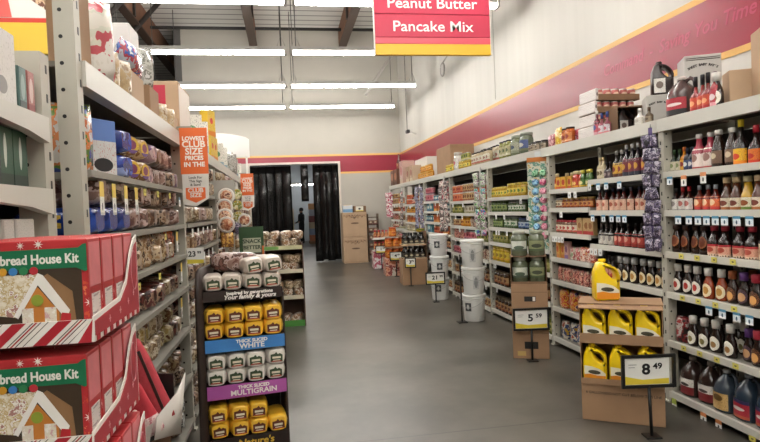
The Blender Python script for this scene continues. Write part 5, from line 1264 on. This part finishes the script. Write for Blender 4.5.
row('clear_bag', 'bag', 'clear bag at the front edge between kraft cartons and the red carton', 'bag', [3.95], ZK, x=-.87, rz=1.0, s=.7)
t = thing('carton', 'kraft tray carton with red front standing on the left rack above the orange sign', 'box', (-.95, 4.62, ZK), 0)
obj('body', rbox((0, 0, .2), (.42, .5, .4), .005, 1), KRAFTL, t); obj('red_front', poly([(-.19, .09), (.12, .09), (.12, .37), (-.19, .37)], -.2505), flat('#ad1f38', .45), t); obj('white_side', sbox(((.2105, 0, .2), (.001, .46, .36))), flat('#c8b8a8', .5), t)
t = thing('carton', 'lower tan and red carton in front of the red carton on the left rack', 'box', (-.85, 4.245, ZK), 0)
obj('body', rbox((0, 0, .06), (.2, .2, .12), .005, 1), KRAFTL, t); obj('red_front', poly([(.02, .005), (.08, .005), (.08, .115), (.02, .115)], -.1005), flat('#ad1f38', .45), t)
k_box('yellow_pack', .16, .1, .3, lab('#d8b02a', '#c83a2a', '#d8802a', .2, .12, .6, .2, '#e0d8b0'), '#d0a82a')
k_box('white_pack', .2, .14, .3, lab('#d8d4c8', '#5a8a5a', '#8aa0a8', .3, .14), '#cfcac0')
row('white_pack', 'carton', 'pale printed carton beyond the red carton on the left rack top', 'box', [5.3, 5.7], ZK, x=-.82, rz=.2, jr=0, group='pale cartons on the left rack')
row('yellow_pack', 'snack_box', 'bright yellow box on the left rack top above the round packs', 'box', [6.44, 6.62], ZK, x=-.80, rz=1.4, jr=0, s=.9)
row('yellow_pack', 'snack_box', 'topmost bright yellow box in the pile above the round packs', 'box', [6.53], ZK+.272, x=-.81, rz=1.2, s=.95)
crate('carton', 'grey-brown open carton on the far part of the left rack top', (-.92, 8.9, ZK), .1, .42, .4, .3, flat('#8f8a84', .6))
row('white_pack', 'carton', 'pale carton on the left rack below the white rounded header board', 'box', [7.4, 7.9, 9.6, 10.4], ZK, x=-.85, rz=.3, group='pale cartons below the header')
row('clear_bag', 'bag', 'pale film bag on the far part of the left rack top', 'bag', [8.25, 8.5], ZK, x=-.78, rz=.9, s=1.1)
hp = [(-.25, 0), (.25, 0), (.25, .29)] + [(.25-.5*i/10, .29 + .11*math.sin(PI*i/10*.5+PI*0) if False else .29 + .1*math.sin(PI*(.12+.88*i/10)*.5)) for i in range(1, 11)]
t = thing('header_board', 'white rounded-top header board standing on the far left rack', 'sign', (-.78, 9.3, ZK+.0), .05)
obj('board', plate([(x, z+.3) for x, z in hp], [], .03, .004), flat('#e2e0dc', .5), t)
for sx in (-.2, .2): obj('leg', sbox(((sx, 0, .16), (.03, .03, .32))), OFF, t)

# ------------------------------------------------------------------ bagged bread on the left shelves
BG = {'light': (['#c2ae98', '#9a7450', '#d8d0c4', '#855c3c', '#c8b49c'], 'pale'), 'tan': (['#7a5c3c', '#9a7a54', '#b8a488', '#64452a', '#a08862'], 'tan'), 'brown': (['#452d1e', '#6a4c36', '#a08c78', '#38241a', '#7c6048'], 'brown'), 'cream': (['#8f7a5c', '#ac9c80', '#6f573a', '#c0b4a0', '#7a6448'], 'cream'),  # pale tones among the bread colours imitate glare on the film
      'red': (['#4e1c1a', '#6a342c', '#2c1412', '#98806a', '#5c2624'], 'dark red'), 'pink': (['#6e4a42', '#94776c', '#b8a49e', '#523229', '#80584e'], 'pinkish'), 'purple': (['#5a4060', '#8a6a70', '#b8a0a0', '#6a3a78', '#4a3040'], 'purple'),
      'yellow': (['#7c6028', '#96804a', '#b8ac88', '#603c1e', '#86704a'], 'yellowish'), 'foil': (['#9a9c9a', '#c8cac8', '#6a6c6a', '#dcdedc', '#4a4c4a'], 'silvery')}
for k, (c, n_) in BG.items():
    m_ = prt(c, 13, .3, .5, .5)
    kind('loaf_'+k, ('bag', loaf(.13, .3, .12, len(k), .006), m_))
    kind('bun_'+k, ('bag', pillow(.24, .1, .19, wr=.010, flatb=True), m_))
SHL = ['top', 'second', 'third', 'fourth', 'fifth', 'sixth', 'bottom']
def breads(bay, y0, y1, shelf, cols, two=True, lean=.2, x=-.90, seed=1, w=.145, upz=.118, s=1):
    r = random.Random(seed); z = ZL[shelf]-.003; n = int((y1-y0)/w)
    for lvl in range(2 if two else 1):
        for i in range(n if lvl == 0 else n-1):
            c = cols[int(i*len(cols)/n) % len(cols)] if r.random() < .75 else r.choice(cols)
            y = y0 + w*(i+.5+.5*lvl)
            put('loaf_'+c, 'bread_bag' if bay == 0 else 'bun_bag', f'{BG[c][1]} bread bag, {"upper" if lvl else "lower"} layer, on the {SHL[shelf]} shelf of the {ORD[bay]} left rack bay', 'bread', (x+r.uniform(-.02, .03), y, z+upz*s*lvl), LT_+r.uniform(-lean, lean), f'{BG[c][1]} bread bags, {SHL[shelf]} shelf, {ORD[bay]} left bay {"upper" if lvl else "lower"}', ry=r.uniform(-.05, .05), s=s)
# nearest bay, top shelf
k_bag('orange_chip', .22, .12, .27, prt(['#b8602e', '#c8c4bc', '#c87a44', '#5a7a34', '#3a4a8a'], 10, .25, .5), wr=.006)
put('orange_chip', 'chip_bag', 'orange and green chip bag behind the near left post on the top shelf', 'bag', (-.84, 2.37, ZL[0]), .5, None)
crate('carton', 'white and blue box with dark print on the top shelf of the near left rack', (-.81, 2.60, ZL[0]-.003), LT_-.5, .15, .14, .24, lab('#c8c8c6', '#2a2a2c', '#b8b8b4', .34, .12, .2, .04, '#b04a3a', '#5a7ab8', .62))
kind('blue_bread', ('bag', loaf(.2, .3, .12, 4, .004), prt(['#1e3a8a', '#24449a', '#1a3078', '#8a9ac8'], 6, .25, .6)), ('end_print', sbox(((-.1005, .02, .06), (.001, .12, .05))), lab('#d8b84a', '#8a2a2a', None)))
for k, (y, z) in enumerate(((2.86, 0), (2.86, .119))): put('blue_bread', 'bread_bag', 'blue bread bag on the near left top shelf, ' + ['lower', 'upper'][k] + ' of two', 'bread', (-.87, y, ZL[0]-.003+z), LT_-.15)
kind('yellow_label_bread', ('bag', loaf(.13, .3, .12, 9, .004), prt(['#b08a5a', '#c8a878', '#8a6038', '#d8c8b0'], 14, .25, .6)), ('label', poly(ell(0, .06, .045, .04), -.15), lab('#d8b43a', '#7a3a5a', '#5a3a7a', .3, .3)))
for k, (y, z) in enumerate(((3.07, 0), (3.07, .119), (3.21, 0), (3.21, .119))): put('yellow_label_bread', 'bread_bag', 'bread bag with round yellow label on the near left top shelf, ' + ['lower', 'upper'][k % 2] + (' left' if k < 2 else ' right'), 'bread', (-.87, y, ZL[0]-.003+z), LT_-.5 if k < 2 else LT_-.2, 'yellow-label loaves')
breads(0, 3.3, 4.2, 0, ['purple', 'pink', 'brown'], seed=3)
for k, y in enumerate((2.42, 2.60, 2.80)): put('blue_bread', 'bread_bag', 'blue-trayed bread bag on the second left shelf, ' + ['nearest the post', 'middle', 'farthest'][k] + ' one', 'bread', (-.88, y, ZL[1]-.003), LT_, None)
breads(0, 2.36, 2.9, 1, ['pink', 'brown'], two=False, seed=14, x=-.88)
for o in list(bpy.data.objects):
    if o.get('label', '').endswith('lower layer, on the second shelf of the nearest left rack bay') and o.location.y < 2.95: o.location.z += .119
breads(0, 2.95, 4.2, 1, ['pink', 'brown', 'pink'], two=True, seed=5)
breads(0, 2.36, 4.2, 2, ['cream', 'tan', 'tan', 'pink'], two=False, seed=6)
k_bag('tan_bag', .15, .1, .2, prt(BG['tan'][0], 16, .25, .6, .4), wr=.008); k_bag('orange_bag', .16, .09, .2, prt(['#b8502a', '#c86a3a', '#8a3a20', '#d8b89a'], 14, .25, .6), wr=.006)
row('tan_bag', 'bread_bag', 'upright tan bread bag on the third shelf of the near left rack', 'bread', [3.0+.155*i for i in range(5)], ZL[2]+.0, x=-.80, rz=LT_-.3)
row('orange_bag', 'bread_bag', 'upright orange bag on the third shelf of the near left rack', 'bread', [3.80, 3.98], ZL[2], x=-.81, rz=LT_-.3)
breads(0, 2.8, 4.2, 3, ['red', 'red', 'cream', 'red'], two=False, seed=7)
breads(0, 2.8, 4.2, 4, ['yellow', 'cream', 'yellow', 'red'], two=True, seed=8, lean=.5)
breads(0, 2.8, 4.2, 5, ['yellow', 'cream', 'tan', 'brown'], two=True, seed=9, lean=.5)
breads(0, 2.8, 4.2, 6, ['foil', 'foil', 'brown', 'foil'], two=True, seed=10, lean=.5)
cc = [['brown', 'pink', 'cream'], ['pink', 'tan', 'brown'], ['cream', 'pink', 'tan'], ['tan', 'brown', 'pink'], ['brown', 'cream', 'red'], ['red', 'cream', 'tan'], ['cream', 'tan', 'brown']]
for sh in range(7):
    breads(1, YL[1]+.08, YL[2]-.08, sh, cc[(sh+1) % 7], two=sh in (0, 4, 5, 6), seed=30+sh, lean=.35, w=.17 if sh > 3 else .19, s=1.05 if sh > 3 else 1.2)
for sh in range(6):
    breads(2, YL[2]+.08, YL[3]-.08, sh, cc[(sh+2) % 7], two=sh == 0, seed=40+sh, lean=.35, w=.2, s=1.3)
for b in (3, 4):
    for sh in range(4):
        breads(b, YL[b]+.08, YL[b+1]-.08, sh, cc[(sh+b) % 7], two=False, seed=60+b*10+sh, lean=.35, w=.26, s=1.4)

# ------------------------------------------------------------------ bread display in the aisle
BX, BY, BRZ = -.497, 3.42, math.radians(8)
def bp(lx, ly): return (BX + math.cos(BRZ)*lx - math.sin(BRZ)*ly, BY + math.sin(BRZ)*lx + math.cos(BRZ)*ly)
CHOC = flat('#2b1f1a', .5, 0, .06, 6)
t = thing('bread_display', 'dark brown cardboard bread display with blue and purple shelf fronts in the left foreground', 'display', (BX, BY, 0), BRZ)
w_, d_ = .46, .36
obj('side_panel', plate([(-.13, 0), (d_, 0), (d_, 1.24), (.04, 1.24), (-.03, 1.22), (-.06, 1.12), (-.075, .9), (-.085, .5), (-.10, .2)], [], .022, 0), CHOC, t, (-.018, 0, 0), (0, 0, PI/2-.22))
obj('side_panel', sbox(((w_+.008, d_/2+.03, .53), (.012, d_-.06, 1.06))), CHOC, t)
obj('back_panel', sbox(((w_/2, d_-.006, .6), (w_, .012, 1.2))), CHOC, t)
BLU, PUR = flat('#3f7fc0', .45), flat('#a8559c', .45)
for z, h_, m_, nm in ((1.045, .06, CHOC, 'header'), (.745, .075, BLU, 'blue'), (.468, .08, PUR, 'purple'), (0, .235, CHOC, 'base')):
    sh = obj('shelf', sbox(((w_/2, d_/2, z+h_-.012), (w_, d_-.02, .008))), CHOC, t)
    obj('shelf_front', sbox(((w_/2, -.002, z+h_/2), (w_, .006, h_))), m_, sh)
    L = {'header': [('Inspired by generations', .026, .68, 0), ('Your family & yours', .034, .28, .25)], 'blue': [('THICK SLICED', .026, .72, 0), ('WHITE', .042, .32, 0)], 'purple': [('THICK SLICED', .026, .74, 0), ('MULTIGRAIN', .042, .34, 0)], 'base': [("Nature's", .055, .83, .1), ('Own', .055, .6, .1)]}[nm]
    for s_, sz, fz, shr in L: text(sh, s_, sz, (w_*.58, -.0056, z+h_*fz), FRONT, GOLD if nm == 'base' else flat('#e8e4dc', .5), shear=shr, bold=.0012, sx=1.1)
PACKL = {}
def pack_kind(key, film, lb):
    body = loaf(.118, .27, .096, 3, .004, 20, 10, True, .52, .74)
    lbm = bmesh.new()
    for f in (poly([(-.036, .022), (.036, .022), (.036, .062), (.018, .072), (.008, .066), (-.002, .08), (-.012, .07), (-.036, .066)], -.1365, .002),):
        me_ = bpy.data.meshes.new('q'); f.to_mesh(me_); lbm.from_mesh(me_); bpy.data.meshes.remove(me_)
    kind(key, ('bag', body, film), ('label', lbm, lb), ('label_text', sbox(((0, -.1392, .048), (.05, .001, .012)), ((0, -.1392, .032), (.042, .001, .005))), flat('#d8d0b8', .5), 1), ('label_band', sbox(((0, -.1388, .0255), (.06, .001, .006))), flat('#a83a24', .5), 1))
pack_kind('yellow_pack_bread', flat('#ecba38', .28, 0, .10, 14, bump=.25, coat=.5), flat('#5c2c1a', .5))
pack_kind('white_pack_bread', flat('#dbd6cd', .3, 0, .12, 18, bump=.3, coat=.5), flat('#34452c', .5))
pack_kind('white_brown_bread', flat('#c9beb2', .3, 0, .25, 16, bump=.3, coat=.5), flat('#3c4a30', .5))
def packs(key, z0, rows_, what, dz=.088, x0=.058, step=.1145):
    for r_, n in enumerate(rows_):
        for i in range(n):
            lx = x0 + step*i; x, y = bp(lx, .125 + RR(-.008, .008))
            put(key, 'bread_pack', f'{what}, {["lower", "upper"][r_]} row, {["first", "second", "third", "fourth"][i]} from the left', 'bread', (x, y, z0 + dz*r_), BRZ + RR(-.05, .05), what + 's', ry=RR(-.04, .04))
packs('yellow_pack_bread', .816, (4, 4), 'yellow bread pack on the blue-fronted shelf')
packs('white_pack_bread', .544, (4, 4), 'white bread pack on the purple-fronted shelf')
packs('yellow_pack_bread', .231, (4, 3), 'yellow bread pack on the lowest shelf', dz=.092)
packs('white_brown_bread', 1.098, (4,), 'white bread pack on top of the display')
for i, (lx, dz) in enumerate(((.29, .09), (.405, .093))):
    x, y = bp(lx, .12); put('white_brown_bread', 'bread_pack', 'white bread pack in the upper row on top of the display, ' + ['left', 'right'][i], 'bread', (x, y, 1.098+dz), BRZ+.12, 'white bread packs on top', ry=-.12)
x, y = bp(.19, .23); put('loaf_pink', 'bread_bag', 'white-ended bread bag lying loose at the back of the bread display top', 'bread', (x, y, 1.19), BRZ+1.0, None)
x, y = bp(.33, .30); put('white_brown_bread', 'bread_pack', 'white bread pack at the back on top of the bread display', 'bread', (x, y, 1.275-.09), BRZ+.9)

# second display further back
t = thing('bread_display', 'brown cardboard bread display with three stocked shelves beyond the foreground one', 'display', (-.40, 7.78, 0), .0)
BRN = flat('#5a4030', .6, 0, .08, 5)
obj('side_panel', sbox(((.60, .22, .56), (.012, .44, 1.12))), BRN, t); obj('side_panel', sbox(((0, .22, .56), (.012, .44, 1.12))), BRN, t); obj('back_panel', sbox(((.3, .435, .56), (.6, .012, 1.12))), BRN, t)
for z, c in ((1.06, '#c8c49a'), (.74, '#cfc8b0'), (.385, '#cfc8b0'), (.02, '#4a8a3a')):
    sh = obj('shelf', sbox(((.3, .22, z), (.586, .42, .012))), BRN, t); obj('shelf_front', sbox(((.3, .006, z+.012), (.586, .006, .055 if z > .1 else .1))), flat(c, .5), sh)
    if z > 1: obj('green_band', sbox(((.17, .0015, z+.012), (.22, .004, .04))), flat('#7aa85a', .5), sh)
    if z < .1: obj('green_logo', poly(ell(.2, z+.02, .12, .03), .002), flat('#b8d0a0', .5), sh)
r = random.Random(4)
for z, n_ in ((1.075, 'top'), (.75, 'second'), (.395, 'third'), (.03, 'bottom')):
    for i in range(4):
        for j in range(2 if n_ != 'bottom' else 1):
            c = r.choice(['light', 'light', 'cream'])
            put('bunw_'+c if 'bunw_'+c in KIND else 'loaf_'+c, 'bread_bag', f'{BG[c][1]} bun bag on the {n_} shelf of the brown display, {["lower", "upper"][j]} layer', 'bread', (-.33 + .145*i + .03*j, 7.95, z + .1*j), r.uniform(-.4, .4), f'{BG[c][1]} bun bags, {n_} shelf of brown display {j}')
# small display with the green header between them
t = thing('snack_display', 'small display with dark green header reading SNACK BETTER behind the bread display', 'display', (-.40, 6.62, 0), 0)
obj('body', sbox(((0, .16, .55), (.27, .3, 1.1))), BRN, t); obj('header', sbox(((0, 0, 1.25), (.27, .012, .3))), flat('#2c4a2a', .5), t)
c = obj('panel', rbox((0.005, -.009, 1.19), (.2, .006, .165), .001, 1), flat('#a8ac94', .5), t)
text(c, 'SNACK', .062, (.005, -.0125, 1.235), FRONT, flat('#2c3a28', .5), bold=.002); text(c, 'BETTER', .058, (.005, -.0125, 1.165), FRONT, flat('#2c3a28', .5), bold=.002)
obj('orange_edge', sbox(((.125, -.008, 1.13), (.02, .006, .1))), flat('#c8662e', .5), t)

# orange club-size signs on the left rack
ORG, PAPER = flat('#d8642a', .5), flat('#d8d4cc', .5)
def club(label, loc, rz, s=1):
    t = thing('club_size_sign', label, 'sign', loc, rz, 'orange hanging signs on the left rack')
    t.scale = (s, s, s)
    o = obj('orange_board', sbox(((0, 0, -.16), (.185, .004, .32))), ORG, t)
    for s_, sz, z in (('LOWEST', .038, -.075), ('CLUB', .062, -.115), ('SIZE', .062, -.165), ('PRICES', .04, -.21), ('IN THE', .044, -.255), ('AREA', .03, -.297)):
        if s_ != 'AREA': text(o, s_, sz, (0, -.0028, z), FRONT, flat('#ece6da', .5), bold=.0016, sx=1.02)
    p_ = obj('white_board', poly([(-.085, -.32), (.092, -.32), (.088, -.49), (.0, -.545), (-.085, -.53)], .001, .004), PAPER, t)
    for s_, z in (('Look For', -.345), ('This Sign', -.37), ('& Save!', -.395)): text(p_, s_, .024, (0.002, -.0035, z), FRONT, flat('#55524e', .5), bold=.0006)
    a_ = obj('arrow', poly([(-.066, -.415), (.066, -.415), (.066, -.49), (0, -.52), (-.066, -.49)], -.0032, .001), ORG, p_)
    for s_, z in (('CLUB', -.435), ('SIZE', -.468)): text(a_, s_, .04, (0, -.0046, z), FRONT, PAPER, bold=.0012, sx=1.05)
    obj('bracket', sbox(((-.06, .01, .006), (.1, .02, .012))), STEELD, t)
    return t
club('nearer orange sign reading LOWEST CLUB SIZE PRICES at the second left post', (-.612, 4.12, 2.16), 0)
club('farther orange club size sign beyond the hanging round packs', (-.545, 8.6, 2.14), 0)
t = thing('price_card', 'white and yellow price card reading 23 99 on the left rack behind the bread display', 'price card', (-.685, 4.30, 1.26), .05)
obj('card', sbox(((0, 0, 0), (.165, .003, .115))), flat('#dcdcd8', .5), t); obj('yellow_band', poly([(-.08, -.056), (.08, -.056), (.08, -.03), (-.08, -.022)], -.0018), flat('#c8b83c', .5), t)
text(t, '23', .055, (.0, -.003, .012), FRONT, BLACK, bold=.0015); text(t, '99', .028, (.05, -.003, .022), FRONT, BLACK, bold=.001)
# clip strips with round packs at the third left post
kind('round_pack', ('tray', lathe([(.082, 0), (.085, .01), (.07, .016), (.064, .012)], 20), flat('#d8d0c8', .35)), ('picture', lathe([(.062, .0125), (.05, .02), (.02, .022)], 18), prt(['#8a4a34', '#b87a58', '#d8b89a', '#6a3424'], 26)))
kind('yellow_round', ('tray', lathe([(.062, 0), (.065, .01), (.055, .016)], 16), prt(['#c8a83a', '#d8cfa8', '#7a8a3a', '#b8922a'], 24)))
t = thing('clip_strip', 'grey card strip of white-rimmed round packs at the third left post', 'clip strip', (-.615, 5.98, 1.82), 0)
obj('card', sbox(((0, 0, -.02), (.22, .004, .2))), flat('#a09d94', .5), t); obj('strap', sbox(((0, .002, -.35), (.03, .002, .66))), flat('#c8c6c0', .5), t); obj('hook', tube([(0, .003, .06), (-.03, .1, .07), (-.1, .175, .07)], .005, 6), STEELD, t)
for i, (dx, z) in enumerate(((.02, 1.735), (0, 1.63), (0, 1.53), (.015, 1.45))):
    put('round_pack', 'round_pack', 'white-rimmed round pack on the nearer left clip strip, ' + ['topmost', 'second', 'third', 'lowest'][i], 'pack', (-.61+dx, 5.965-.012*i, z), 0, 'white-rimmed round packs', rx=PI/2 + .15*(i % 2))
k_bag('amber_pack', .13, .05, .15, prt(['#a8742a', '#c89a4a', '#7a4a1e', '#d8b878'], 18))
put('amber_pack', 'hanging_pack', 'amber pack hanging below the white-rimmed round packs', 'pack', (-.60, 5.95, 1.22), 0)
t = thing('clip_strip', 'clip strip of yellow round packs beyond the white-rimmed packs', 'clip strip', (-.60, 7.4, 1.95), 0)
obj('strap', sbox(((0, 0, -.35), (.03, .003, .7))), flat('#c8c6c0', .5), t); obj('hook', tube([(0, 0, 0), (-.06, .02, .05), (-.115, .02, .1)], .005, 6), STEELD, t)
for i in range(3): put('yellow_round', 'round_pack', 'yellow round pack on the farther left clip strip, ' + ['topmost', 'middle', 'lowest'][i], 'pack', (-.60, 7.385, 1.80-.14*i), 0, 'yellow round packs', rx=PI/2)
put('round_pack', 'round_pack', 'single white-rimmed round pack below the yellow round packs', 'pack', (-.52, 7.38, 1.47), 0, None, rx=PI/2)
put('purple_pack', 'hanging_pack', 'purple pack hanging beside the single white-rimmed round pack', 'pack', (-.60, 7.37, 1.3), 0, None, s=1.4)

# white bin of red stockings behind the gingerbread stack
t = thing('display_bin', 'tilted white cardboard bin with black inside holding red fleece stockings', 'bin', (-.592, 2.33, .70), 0, None)
t.rotation_euler = (0, 0, -.35); t.scale = (.54, .54, .54)
obj('pedestal', sbox(((0, .06, -.648), (.24, .24, 1.295))), KRAFTD, t)
obj('front', poly([(-.17, .0), (.15, .0), (.19, .16), (.13, .12), (-.06, .055), (-.17, .12)], -.14, .006), flat('#d0ccc4', .5), t)
obj('side', plate([(-.14, 0), (.2, 0), (.2, .44), (.1, .30), (-.14, .15)], [], .006, 0), flat('#c9c5bd', .5), t, (.19, 0, .0), (0, .25, PI/2))
obj('inside', sbox(((0, .03, .02), (.28, .30, .03))), DARK, t); obj('inside_front', sbox(((-.02, -.125, .06), (.26, .01, .1))), DARK, t); obj('back', sbox(((0, .2, .2), (.3, .008, .4))), DARK, t)
def stocking(label, loc, rot, L, w_, cuff, c):
    t = thing('stocking', label, 'stocking', loc, rot[2], 'red stockings in the white bin', rot[0], rot[1])
    b = lathe([(w_*.5, 0), (w_*.55, L*.1), (w_*.5, L*.4), (w_*.48, L*.7), (w_*.38, L*.92), (w_*.12, L)], 16, 1, .5)
    obj('body', b, flat(c, .85, 0, .12, 40, bump=.3), t)
    if cuff: obj('cuff', lathe([(w_*.52, -.05), (w_*.58, -.04), (w_*.6, .0), (w_*.54, .02)], 16, 1, .55), prt(['#c8a0a0', '#d8c0bc', '#b87a80'], 40, .9, 0, .3), t); obj('button', lathe([(.012, 0), (.006, .01)], 10, off=(0, 0, 0)), flat('#d8d0c8', .5), t, (0.0, -w_*.28, L*.3), (PI/2, 0, 0))
    else: obj('stripe', sbox(((w_*.3, -w_*.24, L*.45), (.012, .004, L*.7))), flat('#3a2a26', .6), t)
stocking('long rose-red fleece stocking leaning at the back of the white bin', (-.515, 2.36, .745), (-.08, -.42, -.25), .36, .105, False, '#b04048')
stocking('red fleece stocking with pale cuff at the front of the white bin', (-.565, 2.29, .765), (.12, -.36, -.25), .2, .105, True, '#c03a44')
